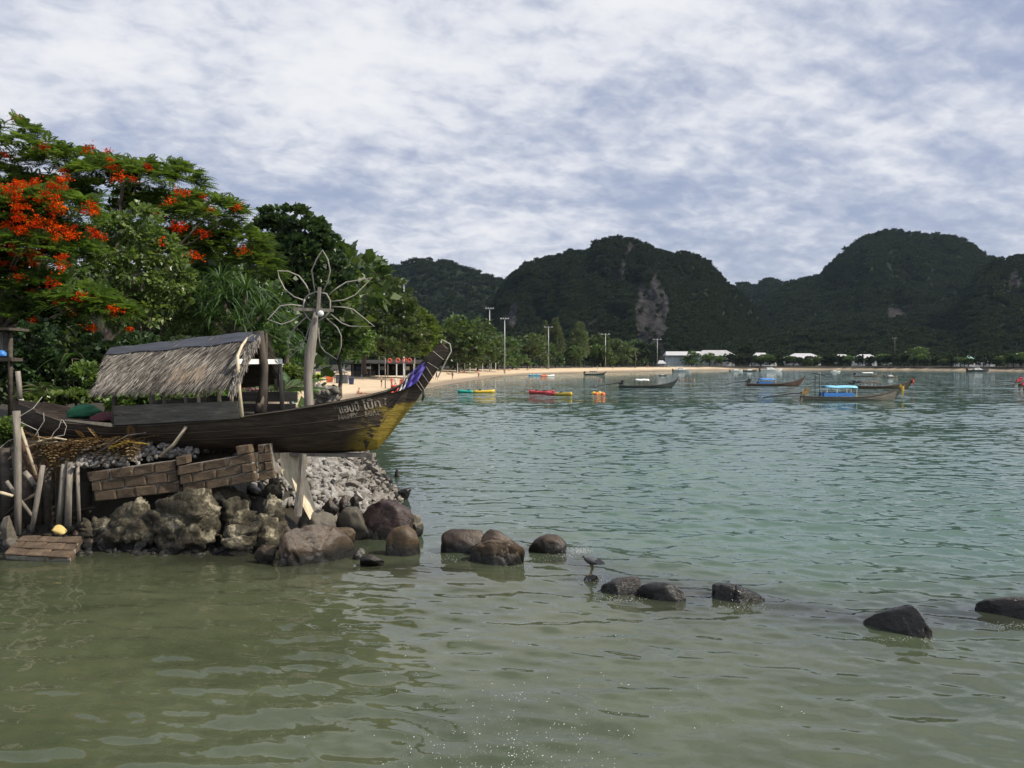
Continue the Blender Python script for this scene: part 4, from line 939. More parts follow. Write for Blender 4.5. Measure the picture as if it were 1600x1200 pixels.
# ---- block walls: every block its own piece
blk_v, blk_f = None, None
def block_mesh(seed):
    bm = bmesh.new(); bmesh.ops.create_cube(bm, size=1); bmesh.ops.bevel(bm, geom=bm.edges[:], offset=.075, segments=1, affect='EDGES')
    v = np.array([x.co[:] for x in bm.verts]); f = [tuple(x.index for x in q.verts) for q in bm.faces]; bm.free()
    v = v + .075 * fbm(v * 2.5 + seed * 5, 2, seed)[:, None] * np.sign(v); return v, f
BLK = []
for k in range(5):
    v, f = block_mesh(k); me = bpy.data.meshes.new('block'); me.from_pydata([tuple(x) for x in v], [], f); me.materials.append(BRICK); BLK.append(me)
def block_wall(label, bl, br, tl, tr, Yl, Yr, rows, cols, cat='wall', top_skip=(), thick=.22, lean=0., name='block_wall'):
    """wall panel between four picture corners; blocks in running bond with mortar recessed behind"""
    a, b_, c, d = P(*bl, Yl), P(*br, Yr), P(*tl, Yl + lean), P(*tr, Yr + lean)
    w_ = thing(name, label, cat, a)
    nrm = (b_ - a).cross(c - a).normalized(); nrm = nrm if nrm.y < 0 else -nrm
    def pt(u, v): return a.lerp(b_, u).lerp(c.lerp(d, u), v)
    m = MB(); e = .015; mo = -nrm * .035
    mv = 1 - (1.0 / rows if top_skip else 0) - .01
    m.prism([pt(e, .01) + mo, pt(1 - e, .01) + mo, pt(1 - e, mv) + mo, pt(e, mv) + mo], -nrm * (thick - .07)); m.build('mortar', MORTAR, w_)
    for r_ in range(rows):
        edges = [0.0] + [(k + (.5 if r_ % 2 else 0) + random.uniform(-.06, .06)) / cols for k in range(1 if not r_ % 2 else 0, cols)] + [1.0]
        for k in range(len(edges) - 1):
            u0, u1 = edges[k], edges[k + 1]
            if u1 - u0 < .03: continue
            if r_ == rows - 1 and any(lo <= (u0 + u1) / 2 <= hi for lo, hi in top_skip): continue
            v0, v1 = r_ / rows, (r_ + 1) / rows; g = .012 / (b_ - a).length; gv = .05 / rows
            q = pt((u0 + u1) / 2, (v0 + v1) / 2); ex = pt(u1 - g, (v0 + v1) / 2) - pt(u0 + g, (v0 + v1) / 2); ez = pt((u0 + u1) / 2, v1 - gv) - pt((u0 + u1) / 2, v0 + gv)
            o = bpy.data.objects.new('block', random.choice(BLK)); C.objects.link(o)
            X = ex.normalized(); Z = (ez - X * ez.dot(X)).normalized(); Yv = Z.cross(X)
            M = Matrix((X, Yv, Z)).transposed().to_4x4(); q2 = q - nrm * (thick / 2 - random.uniform(0, .02)) - w_.location
            o.parent = w_; o.matrix_local = Matrix.Translation(q2) @ M @ Matrix.Diagonal((ex.length, thick, ez.length, 1))
    return w_
block_wall('tilted panel of brown blocks, left of the crack in the wall', (148, 784), (283, 769), (136, 738), (272, 719), 18.65, 18.5, 3, 4)
block_wall('tilted panel of brown blocks with a stepped top, right of the crack', (286, 772), (400, 752), (272, 714), (390, 694), 18.45, 18.3, 4, 3, top_skip=((.30, .68),))
block_wall('narrow pillar of brown blocks right of the cracked wall', (404, 752), (430, 748), (402, 695), (422, 693), 18.45, 18.45, 4, 1, 'pillar', name='block_pillar')
block_wall('fallen slab of brown blocks lying at the water edge', (6, 866), (110, 872), (34, 835), (127, 838), 17.25, 17.15, 3, 3, 'slab', thick=.16, lean=.62, name='block_slab')
# yellow curl of bark on the slab
m = MB(); rg = []
for i in range(9):
    f = i / 8; c = P(83 + 20 * f, 826 + 6 * f, 18.3); w_ = .11 * math.sin(math.pi * min(1, .12 + f * .8)); rg.append([c + Vector((0, -.07, -w_ * .6)), c + Vector((0, -.02, .0)), c + Vector((0, .05, w_)), c + Vector((0, .058, w_)), c + Vector((0, -.01, .0)), c + Vector((0, -.06, -w_ * .6))])
o = m.loft(rg).build('bark_curl', YELP if False else flat('yellow_bark', (.62, .45, .16), .7), loc=tuple(P(93, 834, 18.3)), smooth=True); tag(o, 'yellow curled piece of bark lying on the fallen block slab', 'bark')

# ---- stakes and planks at the left
def stake(label, pts, w_, mat, name='stake', Y=18.6, cat='stake', n=7, flat_=1.0):
    q = [P(*a[:2], Y + (a[2] if len(a) > 2 else 0)) for a in pts]
    o = MB().tube(q, [w_ * (1 + .12 * math.sin(3 * i)) for i in range(len(q))], n, jit=.14, flat=flat_).build(name, mat, loc=tuple(q[0]), smooth=True); return tag(o, label, cat)
stake('tall grey stake standing at the left with a rope tied to it', [(28, 835), (28, 760), (27, 700), (25, 642)], .075, WOOD_G, Y=18.3)
stake('thin pale stake leaning right of the tall stake', [(50, 828), (58, 780), (67, 727)], .05, WOOD_G, Y=18.3)
stake('broad plank in the group of upright planks, left one', [(92, 822), (96, 770), (100, 725)], .07, WOOD_G, 'plank', cat='plank', n=4)
stake('broad plank in the group of upright planks, middle one', [(105, 822), (107, 770), (110, 722)], .085, WOOD_G, 'plank', cat='plank', n=4)
stake('thin plank in the group of upright planks, right one', [(124, 820), (122, 770), (121, 724)], .045, WOOD_G, 'plank', cat='plank', n=4)
stake('wide dark board behind the upright planks', [(78, 815), (76, 770), (74, 728)], .13, WOOD_D, 'plank', Y=18.9, cat='plank', n=4)
stake('thin pale branch leaning against the tall stake', [(56, 742), (44, 705), (32, 668)], .035, WOOD_P, 'branch', Y=18.5, cat='branch')
stake('reddish brown board leaning behind the tall stake', [(58, 752), (44, 715), (36, 690)], .11, pmat('red_brown_board', [(.05, .025, .018), (.10, .05, .035), (.16, .085, .06)], .85, 4, (3, 3, .5)), 'plank', Y=18.7, cat='plank', n=4)
stake('dark branch crossing low behind the tall stake', [(10, 752), (30, 780), (50, 806)], .04, WOOD_G, 'branch', Y=18.6, cat='branch')
stake('weathered plank leaning against the boat hull above the rubble', [(250, 713), (272, 694), (291, 667)], .09, WOOD_P, 'plank', Y=18.75, cat='plank', n=4, flat_=.4)
stake('pale board end sticking out at the left edge', [(-12, 768), (4, 771), (20, 775)], .04, WOOD_P, 'plank', Y=18.2, cat='plank', n=4)
stake('grey block of timber beside the tall stake', [(38, 738), (47, 748), (54, 758)], .07, WOOD_G, 'timber', Y=18.4, cat='timber', n=4)
stake('grey post standing by the shack at the left', [(31, 624), (30, 600), (28, 580)], .06, WOOD_G, 'post', Y=21.0, cat='post')
for i, (a, b_, c) in enumerate([((0, 700), (14, 688), (33, 684)), ((32, 650), (52, 638), (66, 620)), ((33, 660), (58, 672), (62, 690))]):
    o = MB().tube([P(*a, 18.3), P(*b_, 18.35), P(*c, 18.5)], .008, 5).build('rope', ROPE, loc=tuple(P(*a, 18.3))); tag(o, ['rope running from the tall stake off to the left edge', 'rope rising from the tall stake into the shrubs', 'rope hanging beside the tall stake toward the debris'][i], 'rope')
for i, pts in enumerate([[(96, 655), (92, 668), (84, 676), (78, 688)], [(98, 656), (104, 666), (100, 680), (88, 682)], [(68, 645), (69, 658), (60, 672), (54, 682)]]):
    o = MB().tube([P(*q, 19.0) for q in pts], .008, 5).build('rope', ROPE, loc=tuple(P(*pts[0], 19.2))); tag(o, ['knotted rope hanging from the boat stern, middle one', 'rope loop hanging from the boat stern, right one', 'rope hanging from the boat stern, left one'][i], 'rope')

# ---- rubble: the larger stones one by one, the rest as a mass
SM = []
for k in range(8):
    v, f = rock_shape((1, .75, .6), 300 + k, .25, 6, 2, .01, 0, (.32, .62)); me = bpy.data.meshes.new('stone'); me.from_pydata([tuple(x) for x in v], [], [tuple(q) for q in f]); SM.append((me, v, f))
for k, (me, v, f) in enumerate(SM): me.materials.append(STONE_W if k % 3 else STONE_G)
SMB = [m_[0].copy() for m_ in SM]
for me in SMB: me.materials[0] = STONE_G
def stone(name, me, p, s, label, group):
    o = bpy.data.objects.new(name, me); C.objects.link(o); o.location = p; o.rotation_euler = (random.uniform(-.9, .9), random.uniform(-.9, .9), random.uniform(0, 6.3)); o.scale = (s, s * random.uniform(.7, 1), s * random.uniform(.7, 1)); return tag(o, label, 'stone', group)
def stone_mass(name, label, pts, sizes, mats, seed):
    r = np.random.default_rng(seed); V = []; F = []; MI = []; n = 0
    v1, f1 = ICO[1]
    for p, s in zip(pts, sizes):
        R3 = np.array(Quaternion(unit(1, r)[0], r.uniform(0, 6.28)).to_matrix()); q = (v1 * (.75 + .75 * r.random((len(v1), 1))) * np.array([1, .7, .5]) * s) @ R3.T + p
        V.append(q); F.append(f1 + n); MI.append(np.full(len(f1), r.integers(0, len(mats)))); n += len(q)
    o = mk(name, np.concatenate(V), np.concatenate(F), mats, mi=np.concatenate(MI)); return tag(o, label, 'rubble', kind='stuff')
def slope_pts(n, r):
    """random spots on the ground of the slope under the prow"""
    out_ = []
    while len(out_) < n:
        x = r.uniform(-7.5, -2.0, 4000); y = r.uniform(20.0, 40, 4000); s = shore_dist(x, y)
        ok = (s > -.08) & (s < 6.5) & (x > -.36 * y + 1) ; z = ground_z(x, y)
        out_ += [(a, b2, c2, d2) for a, b2, c2, d2 in zip(x[ok], y[ok], z[ok], s[ok])]
    return out_[:n]
r9 = np.random.default_rng(99)
for i, (x, y, z, s) in enumerate(slope_pts(210, r9)):
    sz = (.13 + .36 * r9.random() ** 2) * (1 if y < 30 else 1.2)
    wetst = s < .9
    stone('rubble_stone', (SMB if wetst else SM)[i % 8][0] if not wetst else SMB[i % 8], (x, y, z + sz * r9.uniform(.05, .6)), sz, 'dark damp stone along the water edge of the slope under the prow' if wetst else 'pale broken stone of the slope under the prow', 'damp stones along the edge of the rubble slope' if wetst else 'pale stones of the rubble slope under the prow')
pp = slope_pts(4200, r9); pts = np.array([(x, y, z + r9.uniform(-.02, .10)) for x, y, z, s in pp]); szs = .03 + .14 * r9.random(len(pp)) ** 2
dry = np.array([s > .8 for x, y, z, s in pp])
stone_mass('rubble', 'small pale broken stones filling the slope under the prow', pts[dry], szs[dry], [STONE_W, STONE_W, STONE_G], 3)
stone_mass('rubble', 'small dark damp stones along the water edge of the slope', pts[~dry], szs[~dry], [STONE_G, ROCK_B, ROCK_S], 4)
# rubble on top of the wall
tp_ = []
for i in range(62):
    px_ = r9.uniform(112, 300); py_ = np.interp(px_, [110, 200, 300], [724, 722, 708]) - r9.uniform(0, 1) ** .8 * np.interp(px_, [110, 170, 230, 300], [6, 24, 30, 12])
    q = P(px_, py_, 18.72 + (722 - py_) * .016); sz = r9.uniform(.07, .16)
    stone('rubble_stone', SM[i % 8][0] if i % 8 % 3 else SM[(i + 1) % 8][0], (q.x, q.y, q.z - .02), sz, 'white broken block lying on top of the block wall', 'white broken blocks on top of the block wall')
    for _ in range(5): tp_.append((q.x + r9.normal(0, .25), q.y + r9.normal(0, .08), q.z - .05 - r9.random() * .05))
stone_mass('rubble', 'small white rubble heaped on top of the block wall', np.array(tp_), r9.uniform(.03, .08, len(tp_)), [STONE_W, STONE_W, STONE_G], 5)
# mud and small stones at the foot of the bank on the left
fx = r9.uniform(-13.5, -6, 700); fy = r9.uniform(17.7, 19.6, 700); stone_mass('foot_rubble', 'dark small stones and mud at the foot of the left bank', np.stack([fx, fy, ground_z(fx, fy)], -1), r9.uniform(.04, .16, 700), [ROCK_B, ROCK_S, CORAL], 6)
# pile of stones by the flower trunk on the sand
for i in range(26):
    x, y = r9.normal(-8.6, .55), r9.normal(41, 1.2); z0 = gz(x, y); px_, py_ = r9.uniform(498, 522), 0
    q = P(px_, r9.uniform(605, 632), 41); stone('pile_stone', SM[i % 8][0] if i % 2 else SMB[i % 8], q, r9.uniform(.2, .42), 'brown stone in the heap on the sand right of the driftwood trunk', 'stones heaped on the sand behind the boat')
hp = []
for i in range(160): hp.append(P(r9.uniform(496, 524), 640 - r9.random() ** 1.3 * 32, 41.4 + r9.uniform(-.6, .6)))
stone_mass('rubble', 'brown heap of small stones on the sand behind the boat', np.array([tuple(x) for x in hp]), r9.uniform(.12, .3, 160), [STONE_G, ROCK_S], 8)

# ---- dead palm leaves and litter on the bank
v, f, rv = fronds(np.array([tuple(P(r9.uniform(40, 230), r9.uniform(682, 706), 19.0)) for _ in range(46)]), np.tile([0, -.5, -.2], (46, 1)), 5, .5, 7, 6, .2, .3)
tag(mk('leaf_litter', v, f, L_DRY, rnd=rv), 'brown dead palm leaves and twigs littering the bank below the hull', 'litter', kind='stuff')
sp = []; tpv = []; sdv = []
for _ in range(260):
    q = np.array(P(r9.uniform(60, 120), r9.uniform(690, 742), 19.0 + r9.random() * .3)); d = np.array([r9.normal(0, .4), -.3, -1 + r9.random() * .5]); sp.append(q); tpv.append(norm(d) * r9.uniform(.2, .5)); sdv.append(np.array([.012, .006, .004]))
v, f, rv = leaves(np.array(sp), np.array(tpv), np.array(sdv), r9.random(260)); tag(mk('root_fibres', v, f, L_DRY, rnd=rv), 'dry roots and fibres hanging over the edge of the bank', 'litter', kind='stuff')
for i, pts in enumerate([[(128, 704), (165, 694), (182, 684)], [(170, 700), (200, 690), (234, 694)], [(60, 690), (85, 684), (110, 688)], [(150, 708), (178, 692), (200, 680), (228, 676)], [(30, 700), (70, 692), (90, 690)]]):
    o = MB().tube([P(*q, 18.85) for q in pts], [.03, .025, .012, .01][:len(pts)], 6).build('stick', [WOOD_G, L_DRY, WOOD_P, WOOD_G, WOOD_P][i] if i != 1 else YELP, loc=tuple(P(*pts[0], 19.15))); tag(o, ['grey stick lying among the rubble on the bank', 'yellow dry palm stalk lying on the bank by the rubble', 'pale stick lying on the litter below the stern', 'long thin twig rising over the rubble toward the hull', 'pale stick at the left end of the litter'][i], 'stick')

# ---- bird
bd = G(921, 903, .06); bz = .10
bird = thing('wading_bird', 'dark grey heron standing on a small rock among the boulders', 'bird', (bd.x, bd.y, bz))
sc = .0142
def bp(x, z, y=0): return Vector((bd.x + (x - 921) * sc * .95, bd.y + y, bz + (903 - z) * sc * .95))
m = MB(); m.tube([bp(940, 886), bp(936, 885.5), bp(930, 884), bp(925, 883), bp(920, 881.5), bp(916.5, 880), bp(914.8, 878.5), bp(913.8, 877), bp(912.8, 876.6), bp(911.6, 877)], [.004, .022, .055, .07, .066, .045, .030, .024, .026, .012], 10)
m.build('body', flat('slate_feathers', (.055, .06, .07), .7), bird, smooth=True)
MB().tube([bp(912, 877), bp(909.5, 878.4), bp(907.5, 879.4)], [.011, .007, .001], 6).build('bill', flat('dull_bill', (.25, .22, .12), .5), bird)
for dx, ft in ((0, 0), (2.2, .03)):
    MB().tube([bp(922 + dx, 886, ft), bp(924 + dx, 893, ft), bp(921.5 + dx, 902.5, ft)], [.022, .014, .012], 6).build("leg", flat('bird_leg', (.16, .14, .08), .6), bird)
    MB().tube([bp(921.5 + dx, 902.5, ft), bp(918 + dx, 903, ft)], .005, 5).build('foot', MAT['bird_leg'], bird)
v, f, rv = leaves(np.array([tuple(bp(924, 881, s * .055)) for s in (-1, 1)]), np.array([tuple(Vector((.25, 0, -.07)))] * 2), np.array([[.0, .004, .05]] * 2), np.array([.4, .5])); mk('wing', v, f, MAT['slate_feathers'], bird)
# ---- foam breaking round the rocks
FOAM = pmat('foam', [(.6, .62, .62), (.78, .79, .79), (.8, .8, .8)], .7, 8, bump=.3)
fp = []; fs_ = []
for (cx, cy_, rx, ry_, n) in [(905, 864, 24, 4, 420), (880, 868, 20, 3, 90), (700, 873, 30, 5, 50), (960, 935, 40, 4, 90), (985, 938, 30, 4, 60), (1160, 948, 60, 5, 110), (1400, 998, 50, 4, 60), (1450, 1000, 16, 3, 40), (1580, 978, 40, 5, 110), (650, 742, 6, 3, 60), (830, 873, 30, 4, 60), (930, 905, 30, 6, 70), (810, 885, 26, 5, 40), (640, 800, 20, 20, 70)]:
    for _ in range(n):
        q = G(cx + r9.normal(0, .5) * rx, cy_ + r9.normal(0, .5) * ry_, 0.03); fp.append((q.x, q.y, .012 + abs(r9.normal(0, .02)) + (.09 * r9.random() if cx == 905 else 0))); fs_.append(r9.uniform(.002, .0065))
tagf = stone_mass('sea_foam', 'white foam and spray where small waves break on the rocks', np.array(fp), np.array(fs_), [FOAM], 12)

bs_ = []; tp2_ = []; sd2_ = []  # small white slivers strewn in clumps on the near water
for _ in range(210):
    px_, py_ = (r9.normal(800, 105), 1212 - abs(r9.normal(0, 80))) if r9.random() < .8 else (r9.normal(800, 170), 1110 + r9.normal(0, 60))
    c = G(px_, py_, .03); rr_ = r9.uniform(.03, .16)
    for _ in range(r9.integers(3, 13)):
        a_ = r9.uniform(0, 6.28); d = np.array([math.cos(a_), math.sin(a_) * .6, r9.uniform(0, .8)]); q = np.array(c) + np.array([r9.normal(0, rr_), r9.normal(0, rr_), abs(r9.normal(0, .008))])
        L_ = .004 + .012 * r9.random() ** 2.5; bs_.append(q); tp2_.append(d * L_); sd2_.append(np.array([-d[1], d[0], .5]) * L_ * .35)
v, f, rv = leaves(np.array(bs_), np.array(tp2_), np.array(sd2_), np.zeros(len(bs_))); tag(mk('white_flecks', v, f, FOAM), 'fine white flecks scattered on the near water', 'splash', kind='stuff')
for i, (pts, w_, Yq) in enumerate([([(8, 822), (10, 770), (6, 700)], .16, 18.95), ([(44, 818), (42, 770), (46, 712)], .15, 19.0), ([(62, 820), (60, 780), (64, 735)], .12, 18.95), ([(132, 815), (133, 775), (136, 730)], .14, 19.1), ([(-16, 822), (-14, 760), (-18, 690)], .15, 18.9), ([(-2, 815), (26, 790), (58, 770)], .09, 18.75), ([(86, 812), (110, 800), (150, 792)], .07, 18.9)]):
    stake(['dark upright board at the left edge behind the stakes', 'dark upright board behind the tall stake', 'dark upright board behind the thin stake', 'dark upright board at the left end of the block wall', 'dark upright board just beyond the left edge', 'dark beam lying across behind the tall stake', 'dark beam lying behind the foot of the upright planks'][i], pts, w_, WOOD_D, 'plank', Yq, 'plank', 4, .35)

# ================================================================== PLANTS ROUND THE BOAT
def joined(parts):
    V = []; F = []; Rr = []; n = 0
    for v, f, r in parts: V.append(v); F.append(f + n); Rr.append(r); n += len(v)
    return np.concatenate(V), np.concatenate(F), np.concatenate(Rr)
def straps(base, dirs, length, width, seed, segs=6, droop=.9, tone=(.5, .25)):
    """long arching strap leaves, V-folded strips"""
    r = np.random.default_rng(seed); n = len(base); V = []; F = []; T = []
    for i in range(n):
        d = Vector(dirs[i]).normalized(); L = length * r.uniform(.65, 1.2); w_ = width * r.uniform(.7, 1.2); p_ = Vector(base[i]); sd = d.cross(Vector((0, 0, 1)));
        sd = (sd if sd.length > .05 else Vector((1, 0, 0))).normalized(); tv = float(np.clip(r.normal(*tone), 0, 1)); k0 = len(V); dr = droop * r.uniform(.5, 1.4)
        for k in range(segs + 1):
            f = k / segs; q = p_ + d * L * f + Vector((0, 0, -1)) * dr * L * f ** 2.4 * .55; ww = w_ * (1 - f ** 2.2) + .002
            V += [tuple(q - sd * ww), tuple(q + sd * ww)]; T += [tv, tv]
        for k in range(segs): F.append((k0 + 2 * k, k0 + 2 * k + 1, k0 + 2 * k + 3, k0 + 2 * k + 2))
    return np.array(V), np.array(F), np.array(T)
def clus(lobes, n, seed, shell=.6):
    r = np.random.default_rng(seed); L = np.array(lobes, float); a = L[:, 3] * L[:, 5]; li = r.choice(len(L), n, p=a / a.sum()); u = unit(n, r); u[:, 2] = np.where(u[:, 2] < -.3, -u[:, 2] * .7, u[:, 2]); u = norm(u)
    return L[li, :3] + u * (shell + (1 - shell) * r.random((n, 1)) ** .5) * L[li, 3:], u
# flower clusters of the flame trees
FLW = []
for k in range(5):
    r = np.random.default_rng(400 + k); n = 70; c = r.normal(0, 1, (n, 3)) * np.array([.14, .12, .10]); d = unit(n, r); d[:, 2] += .35; d = norm(d); s = r.uniform(.055, .10, (n, 1))
    v, f, rv = leaves(c, d * s, norm(np.cross(d, unit(n, r))) * s * .5, np.clip(r.normal(.5, .25, n), 0, 1), np.array([0, 0, 1]) * s * .25); FLW.append((v, f, rv))
def flame_tree(label, base, lobes, seed, ncl, nfl, flen, top, r0, front=True, fsize=1.0, fpick=None):
    t = thing('flame_tree', label, 'tree', base); b0 = np.array(base)
    trunk_mesh(base, top, r0, r0 * .55, [tuple(np.array(l[:3]) + b0) + tuple(l[3:]) for l in lobes], seed, 9, .07).build('trunk', BARK, t, smooth=True)
    cc, cd = clus(lobes, ncl, seed); v, f, rv = fronds(cc, cd, 9, flen, seed + 1, 8, .24, .35)
    mk('crown', v, f, L_FLAME, t, world=False, rnd=rv)
    fc, fd = (clus(lobes, nfl, seed + 2, .95) if fpick is None else (np.array([tuple(P(a, b_, y_) - Vector(base)) for a, b_, y_ in fpick]), np.tile([0, -.5, .3], (len(fpick), 1))))
    ms = []
    for k in range(5):
        v, f, rv = FLW[k]; o = mk('flower_cluster', v, f, L_RED, t, world=False, rnd=rv) if k == 0 and not ms else None
        if o is None:
            me_o = mk('flower_cluster', v, f, L_RED, t, world=False, rnd=rv); o = me_o
        ms.append(o)
    rr = random.Random(seed)
    for i in range(len(fc)):
        o = ms[i] if i < 5 else inst(ms[i % 5], (0, 0, 0), parent=t)
        o.location = tuple(fc[i] + fd[i] * (.12 if fpick is None else 0)); o.rotation_euler = (rr.uniform(-.5, .5), rr.uniform(-.5, .5), rr.uniform(0, 6.28)); s = rr.uniform(.7, 1.35) * fsize; o.scale = (s, s, s * .8)
    return t
r7 = random.Random(77)
# back flame tree: a flat layered crown high above the rest
Yb = 31.0; base = Vector((-14.5, Yb, gz(-14.5, Yb)))
lob = px_lobes(base, Yb, [(40, 240, 70, 18, 0), (-60, 270, 90, 34, 0), (110, 262, 70, 26, 1), (190, 285, 80, 30, 0), (255, 282, 60, 26, 1), (320, 340, 62, 34, 0), (360, 385, 56, 34, 1), (250, 340, 80, 36, 2), (150, 320, 90, 34, 2), (60, 310, 80, 30, 1), (395, 420, 40, 30, 1), (25, 205, 30, 14, 0), (300, 400, 60, 40, 2), (200, 390, 90, 40, 3), (90, 390, 90, 40, 3)])
fpk = [(25, 186, Yb), (68, 230, Yb - 1), (8, 242, Yb - 1), (168, 236, Yb - 1), (140, 232, Yb - 1), (173, 250, Yb - 1.5), (178, 262, Yb - 1.5), (186, 278, Yb - 2), (103, 280, Yb - 2), (55, 285, Yb - 2), (60, 232, Yb), (290, 302, Yb - 1.5), (280, 300, Yb - 1.5), (265, 315, Yb - 2), (245, 335, Yb - 2), (282, 355, Yb - 2), (318, 308, Yb - 1), (318, 366, Yb - 1.5), (305, 400, Yb - 2), (371, 324, Yb - 1), (252, 376, Yb - 2.5), (276, 355, Yb - 2), (380, 392, Yb - 1), (208, 280, Yb - 2), (20, 300, Yb - 2), (100, 268, Yb - 1), (232, 262, Yb - 1), (330, 330, Yb - 1)]
flame_tree('tall flame tree with flat layered crown at the back left, few red flowers', base, lob, 11, 1500, 0, .55, P(190, 400, Yb), .24, fpick=fpk, fsize=.85)
# front flame tree: lower, heavy with orange red flowers
Yf = 24.5; base = Vector((-14.0, Yf, 2.0))
lob = px_lobes(base, Yf, [(20, 340, 70, 36, 0), (90, 330, 60, 30, 0), (-60, 350, 90, 60, 0), (30, 400, 70, 34, -.5), (-40, 440, 80, 50, 0), (60, 460, 60, 30, 0), (130, 475, 55, 24, -.5), (165, 492, 40, 18, -.5), (20, 500, 60, 26, 0), (-60, 520, 70, 34, 0), (110, 400, 40, 30, .5)])
fpk = []
for (cx, cy_, sx_, sy_, n) in [(20, 318, 34, 14, 9), (65, 312, 24, 10, 6), (25, 362, 34, 16, 12), (75, 358, 26, 12, 8), (20, 392, 22, 12, 6), (80, 395, 16, 14, 4), (110, 368, 10, 10, 2), (152, 370, 8, 8, 2), (142, 325, 14, 8, 3), (25, 424, 10, 8, 2), (45, 450, 10, 6, 1), (80, 438, 8, 8, 1), (135, 465, 22, 8, 4), (168, 490, 6, 8, 2), (188, 487, 8, 6, 2), (143, 512, 5, 8, 1), (105, 488, 8, 4, 1), (115, 470, 18, 6, 2), (50, 498, 3, 3, 1), (50, 290, 30, 8, 5), (105, 282, 10, 6, 1), (10, 300, 20, 10, 4), (205, 515, 3, 3, 1), (30, 345, 30, 10, 7), (-40, 380, 50, 30, 12), (-50, 330, 40, 20, 10)]:
    for _ in range(int(n * 1.4 + .5)): fpk.append((r7.gauss(cx, sx_ * .75), r7.gauss(cy_, sy_ * .75), Yf - 1.0 + r7.uniform(-.6, .6)))
flame_tree('low flame tree covered in orange red flowers at the left edge', base, lob, 21, 1300, 0, .5, P(-10, 440, Yf), .17, fpick=fpk, fsize=.58)

# light green glossy tree in the middle of the thicket
def broad(label, px_b, Y, items, n, size, lm, seed, name='broadleaf_tree', r0=.12, top=None, cat='tree', z0=2.0, **kw):
    base = Vector(((px_b - 800) / FPX * Y, Y, z0)); lob = px_lobes(base, Y, items)
    return tree(name, label, tuple(base), lob, n, size, lm, BARK, r0, None, seed, (0, 0, max(l[2] for l in lob) * .6) if top is None else top, cat, **kw)
broad('light green glossy leaved tree between the flame trees and the spiky palm', 235, 27, [(185, 370, 40, 34, 0), (215, 352, 44, 30, 0), (235, 400, 50, 44, 0), (200, 430, 50, 44, -.5), (260, 450, 46, 44, 0), (180, 480, 50, 40, 0), (240, 500, 60, 40, 0), (290, 470, 30, 34, .5), (300, 520, 40, 30, .5), (150, 420, 34, 40, .8)], 9000, .17, L_SHRUB, 31, hang=.5, up=.1, clump=16, narrow=.3, shell=.7)
broad('leafy green tree filling the gap behind the thatched hut', 330, 34, [(330, 470, 60, 60, 0), (260, 520, 60, 50, 0), (400, 500, 60, 60, 0), (430, 560, 50, 40, 0), (330, 560, 80, 50, 0), (200, 560, 70, 50, 0)], 6000, .26, L_ALMOND, 33, clump=16)
broad('dark tall tree with a ragged top behind the wire flower', 450, 52, [(450, 345, 46, 22, 0), (430, 370, 40, 30, 0), (480, 372, 44, 26, 0), (465, 400, 60, 34, 0), (430, 420, 50, 40, 0), (490, 430, 50, 36, 0), (450, 460, 60, 50, 0), (510, 390, 18, 10, 0), (420, 345, 24, 16, 0), (520, 440, 34, 30, 0), (455, 510, 60, 50, 0)], 11000, .33, L_DARK, 35, r0=.25, clump=26, narrow=.42)
broad('small round tree with glinting leaves right of the driftwood trunk', 530, 62, [(520, 500, 40, 34, 0), (545, 520, 34, 34, 0), (515, 535, 40, 28, 0), (560, 545, 24, 22, 0), (500, 470, 34, 34, 0), (535, 470, 30, 30, 0), (540, 555, 34, 18, 0)], 6500, .30, L_SHRUB, 37, r0=.16, z0=1.8, clump=18, hang=.3)
broad('big dark almond tree overhanging the beach bar', 570, 176, [(560, 440, 50, 26, 0), (590, 460, 50, 34, 0), (540, 430, 40, 26, 0), (610, 500, 44, 40, -4), (570, 490, 60, 40, -3), (630, 520, 34, 40, -4), (600, 540, 50, 26, -5), (550, 520, 50, 40, 0), (520, 450, 40, 40, 0), (640, 545, 30, 20, -4), (585, 425, 30, 14, 0), (560, 548, 40, 16, -9), (610, 550, 40, 14, -10), (640, 530, 30, 30, -8), (590, 545, 40, 16, -12), (530, 545, 30, 18, -6)], 14000, .85, L_ALMOND, 39, r0=.5, clump=30)
broad('bright yellow green rounded tree at the end of the beach bar', 668, 215, [(655, 515, 26, 28, 0), (668, 530, 24, 30, 0), (645, 500, 22, 18, 0), (672, 548, 20, 18, 0), (650, 545, 26, 22, 0)], 6000, .8, L_LIME, 41, r0=.3, clump=16)

# spiky screw palm behind the hut
Yp = 26.5; base = Vector(((372 - 800) / FPX * Yp, Yp, 2.0))
pd = thing('screw_palm', 'spiky screw palm with long strap leaves behind the thatched hut', 'palm', base)
heads = [(350, 470, 0), (385, 455, .3), (410, 490, 0), (330, 500, -.2), (375, 510, -.5), (345, 440, .6), (400, 525, -.3), (430, 525, .3), (320, 470, .5), (365, 480, .8)]
parts = []; tm = MB(); tm.tube([base - Vector((0, 0, .3)), base + Vector((0, 0, 1.0)), P(370, 520, Yp)], [.11, .09, .07], 8)
for k, (hx, hy, dy_) in enumerate(heads):
    c = P(hx, hy, Yp + dy_); r = np.random.default_rng(500 + k); n = 75; d = unit(n, r); d[:, 2] = np.abs(d[:, 2]) * .9 + .05
    parts.append(straps([c] * n, d, 1.25, .026, 510 + k, 7, 1.0)); tm.tube([P(370, 530, Yp), P((hx + 370) / 2, (hy + 540) / 2, Yp + dy_ / 2), c], [.06, .05, .05], 6)
v, f, rv = joined(parts); mk('crown', v, f, L_PAND, pd, rnd=rv); tm.build('trunk', BARK, pd, smooth=True)
